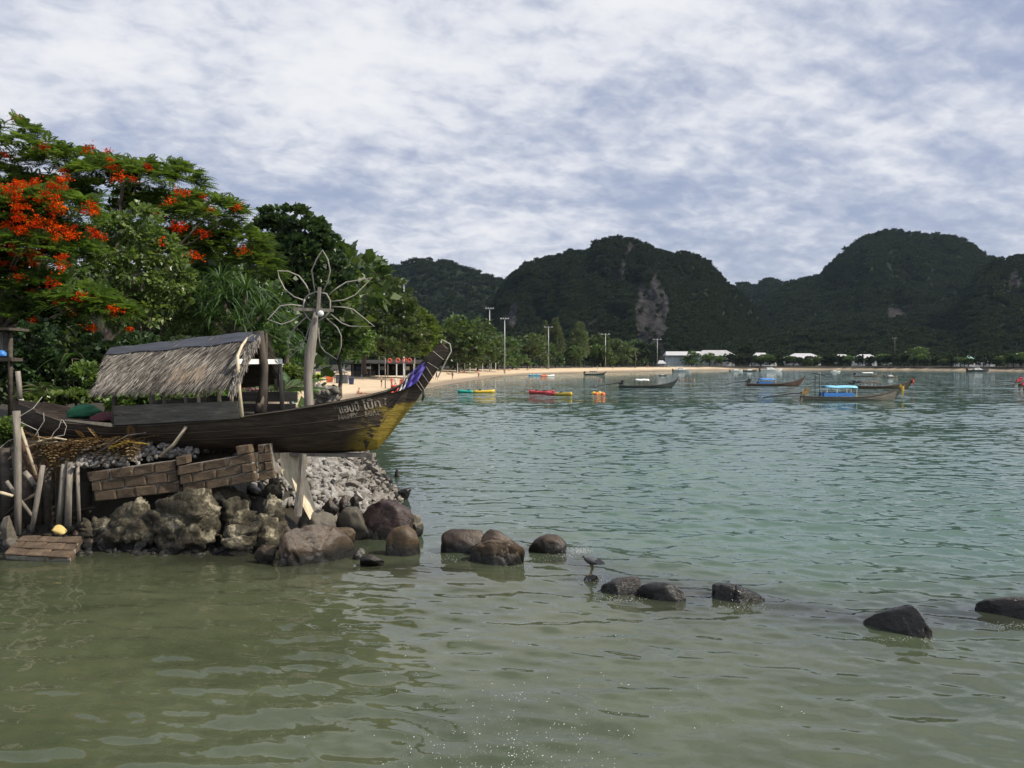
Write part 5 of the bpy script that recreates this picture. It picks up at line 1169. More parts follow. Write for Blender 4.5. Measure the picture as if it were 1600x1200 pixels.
# young fan of palm fronds left of the driftwood trunk
def palm_plant(label, base, n, L, seed, name='young_palm', lm=None, up=.5, trunk_h=0.0, trunk_r=.12, droop=.35, leafl=.42, pairs=22, cat='palm'):
    t = thing(name, label, cat, base); r = random.Random(seed); bs = []; tp = []; sd = []; rv = []; m = MB(); top = Vector(base) + Vector((r.uniform(-.08, .08) * trunk_h, 0, trunk_h))
    if trunk_h: m.tube([Vector(base) - Vector((0, 0, .3)), Vector(base).lerp(top, .5) + Vector((.06 * trunk_h, 0, 0)), top], [trunk_r * 1.3, trunk_r, trunk_r * .8], 8)
    for i in range(n):
        a = 6.283 * i / n + r.uniform(-.3, .3); d = Vector((math.cos(a), math.sin(a), r.uniform(up - .5, up + .7))).normalized(); ln = L * r.uniform(.75, 1.15); tone = r.uniform(.2, .9); pts = []
        side = d.cross(Vector((0, 0, 1))).normalized()
        for k in range(pairs + 1):
            f = k / pairs; q = top + d * ln * f - Vector((0, 0, 1)) * droop * ln * f ** 2; pts.append(q)
            if k < 2: continue
            lw = leafl * ln * math.sin(math.pi * (.12 + .8 * f)) * .75
            for s in (-1, 1): bs.append(q); tp.append(side * s * lw * .8 + d * lw * .55 - Vector((0, 0, lw * .45))); sd.append(d * ln * .016); rv.append(min(1, max(0, tone + r.uniform(-.15, .15))))
        m.tube(pts[::4], [.02 * L / 1.5, .016 * L / 1.5, .012 * L / 1.5, .01 * L / 1.5, .006 * L / 1.5, .004][:len(pts[::4])], 5, cap=False)
    v, f, r2 = leaves(np.array([tuple(x) for x in bs]), np.array([tuple(x) for x in tp]), np.array([tuple(x) for x in sd]), np.array(rv))
    mk('crown', v, f, lm or L_PAND, t, rnd=r2); m.build('trunk', BARK, t, smooth=True); return t
palm_plant('young palm with arching fronds left of the driftwood trunk', tuple(P(442, 612, 27)), 14, 1.5, 3)
palm_plant('small palm with drooping fronds under the low flame tree', tuple(P(112, 560, 23.5)), 12, 1.3, 5, droop=.9, lm=L_PAND)
palm_plant('low green palm beside the stern of the boat', tuple(P(70, 610, 22.6)), 12, 1.1, 8, droop=.6)
# undergrowth: shrubs one by one
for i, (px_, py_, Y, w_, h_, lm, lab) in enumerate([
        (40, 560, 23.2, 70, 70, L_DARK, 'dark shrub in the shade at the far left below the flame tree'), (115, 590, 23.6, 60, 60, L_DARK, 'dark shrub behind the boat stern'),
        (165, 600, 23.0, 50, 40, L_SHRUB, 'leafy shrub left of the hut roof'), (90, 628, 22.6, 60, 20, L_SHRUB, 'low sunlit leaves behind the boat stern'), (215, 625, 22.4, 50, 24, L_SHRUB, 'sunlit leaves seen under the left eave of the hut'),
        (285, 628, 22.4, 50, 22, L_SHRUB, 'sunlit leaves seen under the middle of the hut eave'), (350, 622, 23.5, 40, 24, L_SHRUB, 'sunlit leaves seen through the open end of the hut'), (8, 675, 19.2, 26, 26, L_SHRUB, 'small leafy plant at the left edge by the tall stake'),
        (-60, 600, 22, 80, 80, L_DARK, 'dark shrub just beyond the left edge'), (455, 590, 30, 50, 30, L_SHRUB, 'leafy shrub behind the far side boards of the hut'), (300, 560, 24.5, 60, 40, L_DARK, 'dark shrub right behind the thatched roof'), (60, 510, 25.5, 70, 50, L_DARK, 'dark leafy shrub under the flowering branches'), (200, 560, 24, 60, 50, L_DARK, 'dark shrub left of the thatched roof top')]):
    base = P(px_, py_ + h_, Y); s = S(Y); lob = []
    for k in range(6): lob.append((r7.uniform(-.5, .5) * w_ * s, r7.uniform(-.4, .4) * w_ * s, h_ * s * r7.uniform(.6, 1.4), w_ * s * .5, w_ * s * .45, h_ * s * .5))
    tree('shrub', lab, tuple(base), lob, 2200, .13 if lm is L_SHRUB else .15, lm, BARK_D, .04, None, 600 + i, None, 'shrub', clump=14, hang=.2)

# corner of the shack at the left edge
sh = thing('wooden_shack', 'corner of a grey plank shack on posts at the left edge', 'shack', P(-30, 640, 22))
for k in range(7):
    x0 = -52 + k * 10.5; MB().box(P(x0, 538, 22.0) + Vector((0, 0, 0)), (.165, .03, .62), jit=.008).build('plank', WOOD_G if k % 2 else WOOD_GH, sh)
MB().box(P(-16, 562, 21.9), (1.4, .5, .09), jit=.01).build('deck', WOOD_D, sh); MB().box(P(-16, 515, 21.9), (1.5, .9, .06), jit=.01).build('roof', WOOD_D, sh)
for px_ in (-40, -10, 16): MB().tube([P(px_, 650, 21.9), P(px_, 516, 21.9)], .06, 7).build('post', WOOD_D, sh, smooth=True)
o = lump('blue_bag', 'bright blue bag on the deck of the shack at the left edge', 'bag', tuple(P(2, 555, 21.7)), (.12, .1, .12), BLUE, 15)

# ================================================================== LONGTAIL BOATS ON THE BAY
def longtail(label, px0, px1, py_w, hull_mat, canopy=None, can=(.28, .62), can_mat=None, side_mat=None, cloth=None, shaft=True, prow=1.0, yaw=0.0, engine_mat=None, posts=True, group=None, extra_mast=False, top_h=.95):
    """boat with its stern at column px0 and its waterline bow at px1, waterline row py_w"""
    c0 = G(px0, py_w); c1 = G(px1, py_w); L = (c1 - c0).length / max(.3, math.cos(yaw)); t = thing('longtail_boat', label, 'boat', (c0.x, c0.y, 0), yaw, group)
    beam = .085 * L; dep = .058 * L; ST2 = [(0, .50, .62, .9), (.06, .52, .75, .92), (.15, .5, .9, .8), (.3, .5, 1, .74), (.5, .5, 1, .74), (.7, .5, .85, .92), (.85, .5, .55, 1.25), (.95, .48, .25, 1.65), (1.03, .1, .10, 2.15), (1.08, -.9, .05, 2.75 * prow), (1.125, -2.1, .045, 3.7 * prow)]
    rg = []
    for (x, kd, bb, gg) in ST2:
        hb = beam * bb / 1; zk = -kd * dep; zg = gg * dep; r1 = []; r2 = []
        for j in range(-4, 5):
            a = abs(j) / 4; y = math.copysign((1 - (1 - a) ** 2.2) * hb, j); z = zk + (zg - zk) * a ** 1.6; xx = (x - (.035 if x > .9 else 0) * (1 - a)) * L
            r1.append(Vector((xx, y, z))); r2.append(Vector((xx, y * .86, z if a == 1 else zk + (zg - zk) * (.16 + .84 * a ** 1.6))))
        rg.append(r1 + r2[::-1])
    MB().loft(rg).build('hull', hull_mat, t, world=False)
    for s in (-1, 1): MB().tube([Vector((x * L, s * (beam * bb + .01), gg * dep - .05)) for (x, kd, bb, gg) in ST2[:9]], .05, 5).build('rub_rail', WOOD_D, t, world=False)
    g0 = .74 * dep
    if canopy:
        x0, x1 = can[0] * L, can[1] * L; zt = g0 + top_h * (.105 * L); rr = []
        for i in range(6):
            x = x0 + (x1 - x0) * i / 5; sag = .03 * math.sin(i * 2.3); rr.append([Vector((x, beam * 1.0 * math.cos(a_), zt + sag + .22 * math.sin(a_))) for a_ in [0, .6, 1.2, 1.57, 1.94, 2.54, 3.14]] + [Vector((x, beam * .98 * math.cos(a_), zt + sag - .05 + .2 * math.sin(a_))) for a_ in [3.14, 2.54, 1.94, 1.57, 1.2, .6, 0]])
        MB().loft(rr).build('canopy', can_mat, t, world=False, smooth=True)
        for k in range(4):
            for s in (-1, 1): x = x0 + (x1 - x0) * (.03 + .94 * k / 3); MB().tube([(x, s * beam * .92, g0 - .1), (x, s * beam * .92, zt + .02)], .03, 5).build('post', WHITE if can_mat is CYAN else WOOD_D, t, world=False)
        if side_mat:
            for s in (-1, 1): MB().box(((x0 + x1) / 2 - .03 * L, s * beam * .96, g0 + .14 * (zt - g0) + .1), ((x1 - x0) * .95, .03, .32 * (zt - g0) + .08)).build('side_sheet', side_mat, t, world=False)
    for k in range(3): MB().box(((.2 + .22 * k) * L, 0, g0 - .12), (.25, beam * 1.7, .04)).build('thwart', WOOD_D, t, world=False)
    # engine on the stern with its long shaft
    m = MB(); m.box((.035 * L, 0, .9 * dep + .30), (.75, .42, .34), jit=.03); m.box((.06 * L, 0, .9 * dep + .62), (.45, .34, .34), jit=.04); m.tube([(.03 * L, 0, .9 * dep - .1), (.03 * L, 0, .9 * dep + .2)], .07, 6)
    m.tube([(.06 * L, .1, .9 * dep + .55), (.12 * L, .2, .9 * dep + .75)], .025, 5); m.build('engine', engine_mat or BLACK, t, world=False)
    if shaft:
        sh_ = MB().tube([(.02 * L, 0, .9 * dep + .34), (-.12 * L, 0, .9 * dep + .22), (-.42 * L, 0, .9 * dep - .18)], [.08, .07, .055], 6).build('propeller_shaft', BLACK, t, world=False)
        m = MB()
        for k in range(3):
            a = k * 2.09; m.box((-.425 * L, .1 * math.cos(a), .9 * dep - .19 + .1 * math.sin(a)), (.03, .09, .16), Matrix.Rotation(-a + 1.57, 3, 'X'))
        m.build('propeller', METAL, sh_, world=False)
    if extra_mast:
        m = MB().box((.19 * L, 0, 2.75), (1.35, .7, .05), Matrix.Rotation(R(12), 3, 'Y')).build('lookout_roof', BLACK, t, world=False)
        for dx in (-.4, .05): MB().tube([(.19 * L + dx, 0, .4), (.19 * L + dx, 0, 2.72)], .03, 5).build('mast', BLACK, t, world=False)
    if cloth:
        m = MB(); xq = 1.085 * L
        m.tube([(xq - .12, 0, 2.45 * dep), (xq + .02, 0, 2.75 * dep), (xq + .10, 0, 2.6 * dep), (xq + .02, 0, 2.2 * dep)], [.16, .22, .20, .12], 7, jit=.2)
        m.tube([(xq + .06, -.1, 2.55 * dep), (xq + .1, -.14, 1.8 * dep), (xq + .06, -.16, .9 * dep)], [.14, .13, .05], 6, jit=.25); m.build('garland', cloth, t, world=False)
    return t
HB = pmat('brown_hull', [(.04, .024, .018), (.085, .048, .035), (.14, .085, .06)], .6, 3, (.4, 2, 4), bump=.2)
HK = pmat('dark_green_hull', [(.016, .022, .02), (.035, .042, .038), (.065, .07, .06)], .55, 3, (.4, 2, 4), bump=.2)
HG = pmat('grey_brown_hull', [(.10, .085, .07), (.17, .148, .12), (.24, .21, .175)], .65, 3, (.4, 2, 4), bump=.2)
longtail('dark green longtail boat with white canopy, leftmost of the moored boats', 967, 1050, 606, HK, True, (.30, .56), WHITE, None, None)
longtail('brown longtail boat with blue canopy, between the leftmost and the nearest boat', 1166, 1248, 603, HB, True, (.24, .52), BLUE, BLUE, None, top_h=.75)
longtail('brown longtail boat with dark flat canopy, half hidden behind the nearest boat', 1329, 1418, 607, HB, True, (.13, .50), WOOD_D, None, RED_C, top_h=.55)
longtail('grey longtail boat with light blue canopy and yellow garland, nearest of the moored boats', 1252, 1396, 626, HG, True, (.24, .58), CYAN, BLUE, YEL, extra_mast=True, prow=.82, engine_mat=flat('ochre_cover', (.30, .20, .08), .7))
longtail('stern of a longtail boat with red cloth, upper one at the right edge', 1588, 1700, 603, HK, True, (.4, .7), WHITE, None, None, engine_mat=REDP)
longtail('stern of a longtail boat with red cloth, lower one at the right edge', 1596, 1716, 609, HK, True, (.4, .7), WOOD_D, None, None, engine_mat=REDP)
longtail('small far longtail boat with grey canopy above the nearest moored boat', 1333, 1376, 589, HG, True, (.3, .7), WHITE, None, None)
longtail('dark longtail boat pulled up at the beach by the tall feathery trees', 912, 880, 585.5, HK, True, (.3, .65), NAVY, None, None, shaft=False, yaw=0)
def motorboat(label, px0, px1, py_, mat, roof=True):
    c0, c1 = G(px0, py_), G(px1, py_); L = (c1 - c0).length; t = thing('motorboat', label, 'boat', (c0.x, c0.y, 0)); rg = []
    for x, hb, zg, zk in ((0, .13, .09, -.03), (.3, .145, .09, -.03), (.6, .14, .10, -.03), (.85, .09, .125, -.02), (1, .01, .15, .06)):
        rg.append([Vector((x * L, y * hb * L, z)) for y, z in ((-1, zg * L), (-.75, zk * L), (0, zk * L * 1.3), (.75, zk * L), (1, zg * L), (.85, zg * L - .05), (-.85, zg * L - .05))])
    MB().loft(rg).build('hull', mat, t, world=False)
    rg = [[Vector((x * L, y * hb * L, z * L)) for y, z in ((-1, .08), (-.8, zt), (.8, zt), (1, .08))] for x, hb, zt in ((.28, .1, .2), (.5, .1, .2), (.66, .09, .12))]; MB().loft(rg).build('cabin', WHITE, t, world=False)
    if roof:
        MB().box((.33 * L, 0, .27 * L), (.4 * L, .22 * L, .02 * L)).build('roof', WHITE, t, world=False)
        for sx_ in (.16, .5):
            for s in (-1, 1): MB().tube([(sx_ * L, s * .1 * L, .08 * L), (sx_ * L, s * .1 * L, .27 * L)], .04, 5).build('post', METAL, t, world=False)
    MB().box((-.03 * L, 0, .08 * L), (.05 * L, .1 * L, .16 * L)).build('outboard', BLACK, t, world=False); return t
motorboat('white cabin boat moored off the far shore, left of the houses', 1188, 1222, 580.5, WHITE); motorboat('small white speedboat with a low cabin, alone off the far shore', 1297, 1313, 581.5, WHITE, False)
motorboat('grey flat boat at the beach before the long white building', 1052, 1080, 580.6, METAL); motorboat('white speedboat at the beach right of the grey flat boat', 1141, 1161, 580.5, WHITE, False)
motorboat('low dark boat at the beach right of the white speedboat', 1162, 1182, 580.6, HK, False); motorboat('dark boat lying off the far right shore', 1512, 1545, 581, HK, True); motorboat('tiny dark dinghy lying far off behind the leftmost longtail', 1030, 1042, 587, HK, False)
motorboat('thin grey dinghy beside the small far longtail', 1382, 1403, 590, HG, False)
# kayaks
def kayak(label, px0, px1, py0, py1, c1, c2, seed):
    a, b_ = G(px0, py0), G(px1, py1); t = thing('kayak', label, 'kayak', a); d = b_ - a; s = d.cross(Vector((0, 0, 1))).normalized(); L = d.length
    for k, (f0, f1, m_) in enumerate(((0, .42, c1), (.42, 1, c2))):
        rg = []
        for i in range(7):
            f = f0 + (f1 - f0) * i / 6; w_ = .46 * math.sin(math.pi * (.04 + .92 * f)) ** .6; c = a + d * f; zt = .34 + .14 * abs(2 * f - 1) ** 2
            rg.append([c + s * w_ + Vector((0, 0, zt * .6)), c + s * w_ * .6 + Vector((0, 0, -.05)), c - s * w_ * .6 + Vector((0, 0, -.05)), c - s * w_ + Vector((0, 0, zt * .6)), c - s * w_ * .5 + Vector((0, 0, zt)), c + s * w_ * .5 + Vector((0, 0, zt))])
        MB().loft(rg).build('hull', m_, t, smooth=True)
    for f in (.3, .6): q = a + d * f + Vector((0, 0, .38)); MB().box(q, (.3, .5, .22), jit=.02).build('seat', BLACK, t)
    return t
kayak('green and yellow kayak floating left of the red kayaks', 715, 773, 614, 614, TEAL, YELP, 1)
kayak('red kayak floating, left one of the red pair', 827, 866, 614.5, 615.5, REDP, REDP, 2); kayak('red and yellow kayak floating, right one of the red pair', 853, 893, 617, 618.5, REDP, YELP, 3)
kayak('light blue kayak at the beach edge', 826, 846, 587, 587, CYAN, CYAN, 4); kayak('orange kayak at the beach edge right of the light blue one', 845, 866, 588, 587.5, ORANGE, WHITE, 5)
for i, px_ in enumerate((928, 932, 937, 942)):
    q = G(px_, 616 + (i % 2)); v, f = rock_shape((.32, .32, .28), 700 + i, .05, 0, 2, 0); o = mk('buoy', v + np.array(q) + [0, 0, .08], f, ORANGE if i % 2 else YEL, loc=tuple(q), smooth=True); tag(o, 'small orange float in the row right of the kayaks', 'buoy', 'row of floats right of the kayaks')

# ================================================================== PEOPLE
def body(pose):
    J = {'stand': dict(pel=(0, 0, .95), ch=(0, .02, 1.28), nk=(0, 0, 1.48), hd=(0, -.02, 1.62), ht=(0, -.02, 1.74), sl=(-.19, 0, 1.42), el=(-.26, .03, 1.14), wl=(-.25, -.06, .9), kl=(-.1, -.02, .5), al=(-.11, .02, .08), fl=(-.12, -.14, .03)),
         'walk': dict(pel=(0, 0, .93), ch=(0, -.02, 1.27), nk=(0, -.03, 1.47), hd=(0, -.06, 1.6), ht=(0, -.06, 1.73), sl=(-.19, 0, 1.41), el=(-.25, .12, 1.15), wl=(-.24, .05, .92), kl=(-.1, -.16, .52), al=(-.1, -.2, .09), fl=(-.1, -.34, .04)),
         'sit': dict(pel=(0, 0, .12), ch=(0, .1, .42), nk=(0, .12, .64), hd=(0, .08, .78), ht=(0, .08, .9), sl=(-.19, .1, .58), el=(-.3, .22, .34), wl=(-.28, .26, .07), kl=(-.12, -.38, .32), al=(-.12, -.62, .08), fl=(-.12, -.76, .05)),
         'lie': dict(pel=(0, 0, .13), ch=(0, .33, .14), nk=(0, .55, .14), hd=(0, .68, .16), ht=(0, .8, .17), sl=(-.2, .48, .13), el=(-.32, .28, .1), wl=(-.3, .06, .07), kl=(-.12, -.44, .12), al=(-.12, -.84, .08), fl=(-.14, -.92, .16))}[pose]
    order = ['pel', 'ch', 'nk', 'hd', 'ht', 'sl', 'el', 'wl', 'kl', 'al', 'fl']; V = [Vector(J[k]) for k in order]; Rd = [.15, .145, .06, .105, .075, .065, .045, .035, .065, .045, .04]
    E = [(0, 1), (1, 2), (2, 3), (3, 4), (1, 5), (5, 6), (6, 7), (0, 8), (8, 9), (9, 10)]
    for k in (5, 6, 7, 8, 9, 10):
        q = V[k].copy(); q.x = -q.x
        if pose == 'walk': q.y = -q.y * (.9 if k > 7 else 1)
        V.append(q); Rd.append(Rd[k])
    E += [(1, 11), (11, 12), (12, 13), (0, 14), (14, 15), (15, 16)]
    me = bpy.data.meshes.new('tmp'); me.from_pydata([tuple(x) for x in V], E, []); o = bpy.data.objects.new('tmp', me); C.objects.link(o)
    md = o.modifiers.new('s', 'SKIN'); sv = me.skin_vertices[0].data
    for i, r_ in enumerate(Rd): sv[i].radius = (r_, r_ * (.75 if i < 2 else 1)); sv[i].use_root = i == 0
    o.modifiers.new('u', 'SUBSURF').levels = 1
    dg = bpy.context.evaluated_depsgraph_get(); m2 = bpy.data.meshes.new_from_object(o.evaluated_get(dg)); bpy.data.objects.remove(o)
    for p_ in m2.polygons: p_.use_smooth = True
    return m2, J
BOD = {k: body(k) for k in ('stand', 'walk', 'sit', 'lie')}
SWIM = [RED_C, NAVY, WHT_C, BLACK, BLUE, YEL]
BODM = {}
def person(label, px_, py_, pose, Y=None, sw=0, rot=0.0, group=None, z=None, xyz=None, top=False):
    key = (pose, sw, top)
    if key not in BODM:
        me = BOD[pose][0].copy(); me.materials.clear(); [me.materials.append(m_) for m_ in (SKIN, SWIM[sw], HAIR)]; J = BOD[pose][1]; hz_, pz = Vector(J['hd']), Vector(J['pel']); ch = Vector(J['ch'])
        for p_ in me.polygons:
            c = p_.center
            if (c - hz_).length < .19 and (c.z > hz_.z + .03 or c.y > hz_.y + .05): p_.material_index = 2
            elif (c - pz).length < .22 or (top and (c - ch).length < .26): p_.material_index = 1
            else: p_.material_index = 0
        BODM[key] = me
    if xyz is None:
        if Y is None: q = G(px_, py_, 1.2); Y = q.y
        x = (px_ - 800) / FPX * Y; q = Vector((x, Y, gz(x, Y) if z is None else z))
    else: q = Vector(xyz)
    o = bpy.data.objects.new('person', BODM[key]); C.objects.link(o); o.location = q; o.rotation_euler = (0, 0, rot); return tag(o, label, 'person', group)
person('person in dark shorts standing on the sand before the bar', 596, 588, 'stand', 128, 3, 2.0); person('person in red standing in the group under the red rings, left', 612, 588, 'stand', 126, 0, .5, top=True); person('person in white standing in the group under the red rings, middle', 618, 588, 'walk', 128, 2, 1.5, top=True)
person('person in red walking in the group under the red rings, right', 627, 588, 'walk', 125, 0, 4.2, top=True); person('person sunbathing upright on the sand below the bar', 562, 595, 'sit', 101, 0, 1.2); person('person lying on the sand below the bar', 568, 596, 'lie', 103, 3, 1.6)
person('person in dark swimwear walking along the water, left of the two', 707, 588, 'walk', 188, 3, 1.0, top=True); person('person in dark swimwear wading at the water edge, right of the two', 748, 588, 'stand', 213, 3, .2); person('person walking on the sand right behind the prow', 682, 586, 'walk', 182, 1, 2.4, top=True)
rp = random.Random(5)
for i in range(30):
    f = rp.random(); px_ = 690 + 170 * f; Y = np.interp(px_, [690, 780, 860], [225, 305, 362]) + rp.uniform(-6, 8)
    person('tiny sunbather on the sand in the row below the tall lamp posts', px_, 0, rp.choice(['sit', 'lie', 'sit']), Y, rp.randrange(6), rp.uniform(0, 6), 'sunbathers in a row along the middle of the beach')
for i in range(9):
    px_ = rp.uniform(900, 1130); x, Y = None, np.interp(px_, [900, 960, 1040, 1130], [368, 402, 462, 512]); person('tiny person standing on the far beach before the long white building', px_, 0, rp.choice(['stand', 'walk']), Y, rp.randrange(6), rp.uniform(0, 6), 'people far along the beach')
for i, (px_, py_) in enumerate([(1062, 594), (1068, 595), (1073, 593.5), (1079, 595), (1085, 594.5)]):
    q = G(px_, py_); person('swimmer standing chest deep right of the leftmost longtail boat', 0, 0, 'stand', xyz=(q.x, q.y, -1.1 + .1 * (i % 2)), sw=3, rot=i, group='swimmers by the leftmost longtail boat')
q = G(939, 594); person('lone swimmer left of the leftmost longtail boat', 0, 0, 'stand', xyz=(q.x, q.y, -1.2), sw=3)

# ================================================================== BEACH BAR, POSTS, LAMP POSTS
def gpt(px_, Y): x = (px_ - 800) / FPX * Y; return Vector((x, Y, gz(x, Y)))
bar = thing('beach_bar', 'dark timber beach bar with lean-to roofs under the almond tree', 'bar', gpt(590, 177))
a = gpt(540, 180); b_ = gpt(652, 185); zf = a.z
MB().box(((a.x + b_.x) / 2, 186, zf + 1.3), (abs(b_.x - a.x), .2, 2.6)).build('back_wall', ROOF_D, bar)
MB().prism([(a.x - 1, 178, zf + 2.5), (b_.x + 1, 179, zf + 2.5), (b_.x + 1, 187, zf + 3.3), (a.x - 1, 187, zf + 3.3)], (0, 0, .12)).build('roof', ROOF_D, bar)
MB().box((a.x + 3.5, 181, zf + .55), (5, .8, 1.1)).build('counter', WOOD_GH, bar)
for k in range(9): x = a.x + (b_.x - a.x) * k / 8; MB().tube([(x, 178.6, zf - .2), (x, 178.6, zf + 2.55)], .09 if k % 3 else .13, 6).build('post', WOOD_G if k % 2 else WHITE, bar)
for k in range(5): x = a.x + (b_.x - a.x) * (.12 + .18 * k); MB().box((x, 185.6, zf + 1.6), (1.1, .1, .8)).build('hanging_sheet', [NAVY, WOOD_GH, METAL, WOOD_D, WHT_C][k], bar)
MB().box((gpt(577, 179).x, 178.4, zf + 1.75), (.9, .06, .5)).build('menu_board', WHITE, bar)
for i, px_ in enumerate((609, 621.5, 632, 640)):
    c = P(px_, 563 + (i == 0) * .5, 124); n = 14; m = MB(); m.tube([c + Vector((.27 * math.cos(k * 6.283 / n), 0, .27 * math.sin(k * 6.283 / n))) for k in range(n + 1)], .085, 6, cap=False)
    o = m.build('ring_sign', flat('ring_red', (.6, .10, .06), .6) if i == 0 else MAT['ring_red'], loc=tuple(c), smooth=True); tag(o, ['red ring hanging before the bar, leftmost of four', 'red ring hanging before the bar, second from left', 'red ring hanging before the bar, third from left', 'red ring hanging before the bar, rightmost of four'][i], 'ring')
o = MB().tube([P(602, 561, 124), P(620, 558.5, 124.2), P(648, 560, 124)], .03, 5).build('rope_line', BLACK, loc=tuple(P(602, 561, 124))); tag(o, 'dark line strung over the red rings at the bar', 'rope')
o = MB().tube([gpt(631, 124.3), P(631, 558, 124.3)], .12, 7).build('post', WHITE, loc=tuple(gpt(631, 124.3)), smooth=True); tag(o, 'pale post carrying the line of red rings', 'post')
o = MB().tube([gpt(602, 124.3), P(602, 559, 124.3)], .08, 7).build('post', WOOD_G, loc=tuple(gpt(602, 124.3)), smooth=True); tag(o, 'dark post at the left end of the red rings', 'post')
o = MB().tube([gpt(647, 124.3), P(648, 559, 124.3)], .08, 7).build('post', WOOD_G, loc=tuple(gpt(648, 124.3)), smooth=True); tag(o, 'dark post at the right end of the red rings', 'post')
sg = thing('lime_sign', 'bright lime sign board on legs left of the orange bin', 'sign', gpt(497, 138)); q = gpt(497, 138)
MB().box((q.x, q.y, q.z + .95), (1.45, .06, 1.0)).build('board', LIME, sg); [MB().tube([(q.x + s * .4, q.y, q.z), (q.x + s * .4, q.y, q.z + .6)], .04, 5).build('leg', BLACK, sg) for s in (-1, 1)]
q = gpt(515, 138); bn = thing('orange_bin', 'orange plastic bin standing right of the lime sign', 'bin', q)
MB().loft([[(q.x + sx_ * w_, q.y + sy_ * w_, q.z + z) for sx_, sy_ in ((-1, -1), (1, -1), (1, 1), (-1, 1))] for z, w_ in ((.08, .42), (1.15, .52))]).build('body', ORANGE, bn); MB().box((q.x, q.y, q.z + 1.2), (1.1, 1.1, .1)).build('lid', ORANGE, bn)
q = gpt(549, 134); bn = thing('navy_bin', 'navy blue bin before the grey tarp tent', 'bin', q); MB().loft([[(q.x + sx_ * w_, q.y + sy_ * w_, q.z + z) for sx_, sy_ in ((-1, -1), (1, -1), (1, 1), (-1, 1))] for z, w_ in ((0, .3), (.95, .38))]).build('body', NAVY, bn); MB().box((q.x, q.y, q.z + 1.0), (.8, .8, .1)).build('lid', NAVY, bn)
tn = thing('tarp_tent', 'grey tarp shelter between the orange bin and the bar', 'tent', gpt(534, 137)); q = gpt(534, 137)
MB().prism([(q.x - 1.3, q.y, q.z + 1.5), (q.x - .1, q.y - .8, q.z + 2.4), (q.x + 1.1, q.y, q.z + 1.6), (q.x, q.y + 1.6, q.z + 2.2)], (0, 0, .05)).build('tarp', METAL, tn); MB().box((q.x - .1, q.y + .4, q.z + .7), (1.8, .8, 1.4)).build('curtain', flat('grey_sheet', (.09, .10, .12), .8), tn)
for s in (-1.2, 1.0): MB().tube([(q.x + s, q.y, q.z), (q.x + s, q.y, q.z + 1.55)], .05, 5).build('post', WOOD_G, tn)
for i, (px_, Y, h_) in enumerate([(488, 132, 3.2)]):
    q = gpt(px_, Y); o = MB().tube([q, q + Vector((0, 0, h_))], .11, 7).build('white_post', WHITE, loc=tuple(q), smooth=True); tag(o, 'white post on the sand right beside the driftwood trunk', 'post')
# seats on the sand seen through the hut
for i, px_ in enumerate((446, 456, 470)):
    q = gpt(px_, 44); t = thing('beach_stool', ['wooden stool with a teal bottle, left of three behind the hut', 'wooden stool with a teal bottle, middle of three behind the hut', 'wooden stool, right of three behind the hut'][i], 'stool', q + Vector((0, 0, 0)))
    MB().box(q + Vector((0, 0, .62)), (.42, .42, .05)).build('seat', WOOD_P, t)
    for sx_ in (-1, 1):
        for sy_ in (-1, 1): MB().tube([q + Vector((sx_ * .18, sy_ * .18, 0)), q + Vector((sx_ * .15, sy_ * .15, .6))], .025, 5).build('leg', WOOD_G, t)
    if i < 2:
        o = MB().loft([[q + Vector((r_ * math.cos(k * .785), r_ * math.sin(k * .785), .645 + z)) for k in range(8)] for z, r_ in ((0, .09), (.34, .09), (.42, .035), (.5, .035))]).build('bottle', CYAN, loc=tuple(q + Vector((0, 0, .645))), smooth=True); tag(o, 'teal bottle on the left stool behind the hut' if i == 0 else 'teal bottle on the middle stool behind the hut', 'bottle')
q = gpt(390, 30); lump('yellow_cloth', 'yellow cloth hanging over a seat behind the open end of the hut', 'cloth', (P(391, 597, 30)).to_tuple(), (.3, .2, .3), YEL, 31)
lump('pink_mat', 'folded pink striped mat behind the open end of the hut', 'mat', (P(398, 609, 27)).to_tuple(), (.6, .3, .1), flat('pink_mat_c', (.5, .22, .24), .8), 33)
def lamp_post(label, px_, y_top, Y, heads=4):
    b2 = gpt(px_, Y); tp2 = P(px_, y_top, Y); t = thing('floodlight_pole', label, 'lamp post', b2)
    MB().tube([b2 - Vector((0, 0, .3)), b2.lerp(tp2, .5), tp2], [.22, .18, .13], 8).build('pole', METAL, t, smooth=True)
    k = Y / 250; MB().tube([tp2 + Vector((-1.1 * k, 0, .1)), tp2 + Vector((1.1 * k, 0, .1))], .06, 5).build('crossbar', METAL, t)
    for i in range(heads):
        x = (-1.05 + 2.1 * i / (heads - 1)) * k; MB().box(tp2 + Vector((x, -.1, .28)), (.42 * k, .3, .32), Matrix.Rotation(R(-25), 3, 'X')).build('floodlight', METAL, t)
lamp_post('tall floodlight pole, left of the pair over the beach trees', 765, 483, 300); lamp_post('tall floodlight pole, right of the pair over the beach trees', 788.5, 499, 282); lamp_post('floodlight pole half hidden by the feathery trees', 857, 512, 355, 3); lamp_post('floodlight pole right of the feathery trees', 946, 523, 415, 3)
lamp_post('thin floodlight pole before the grey cliff', 1027, 531, 480, 3); lamp_post('floodlight pole rising behind the big almond tree', 631, 441, 230); lamp_post('floodlight pole showing over the dark ragged tree', 489, 345, 70, 3)
up_ = thing('utility_pole', 'tall dark utility pole among the far shore trees at right', 'utility pole', gpt(1398, 580)); q = gpt(1398, 580); tp2 = P(1398, 528, 580)
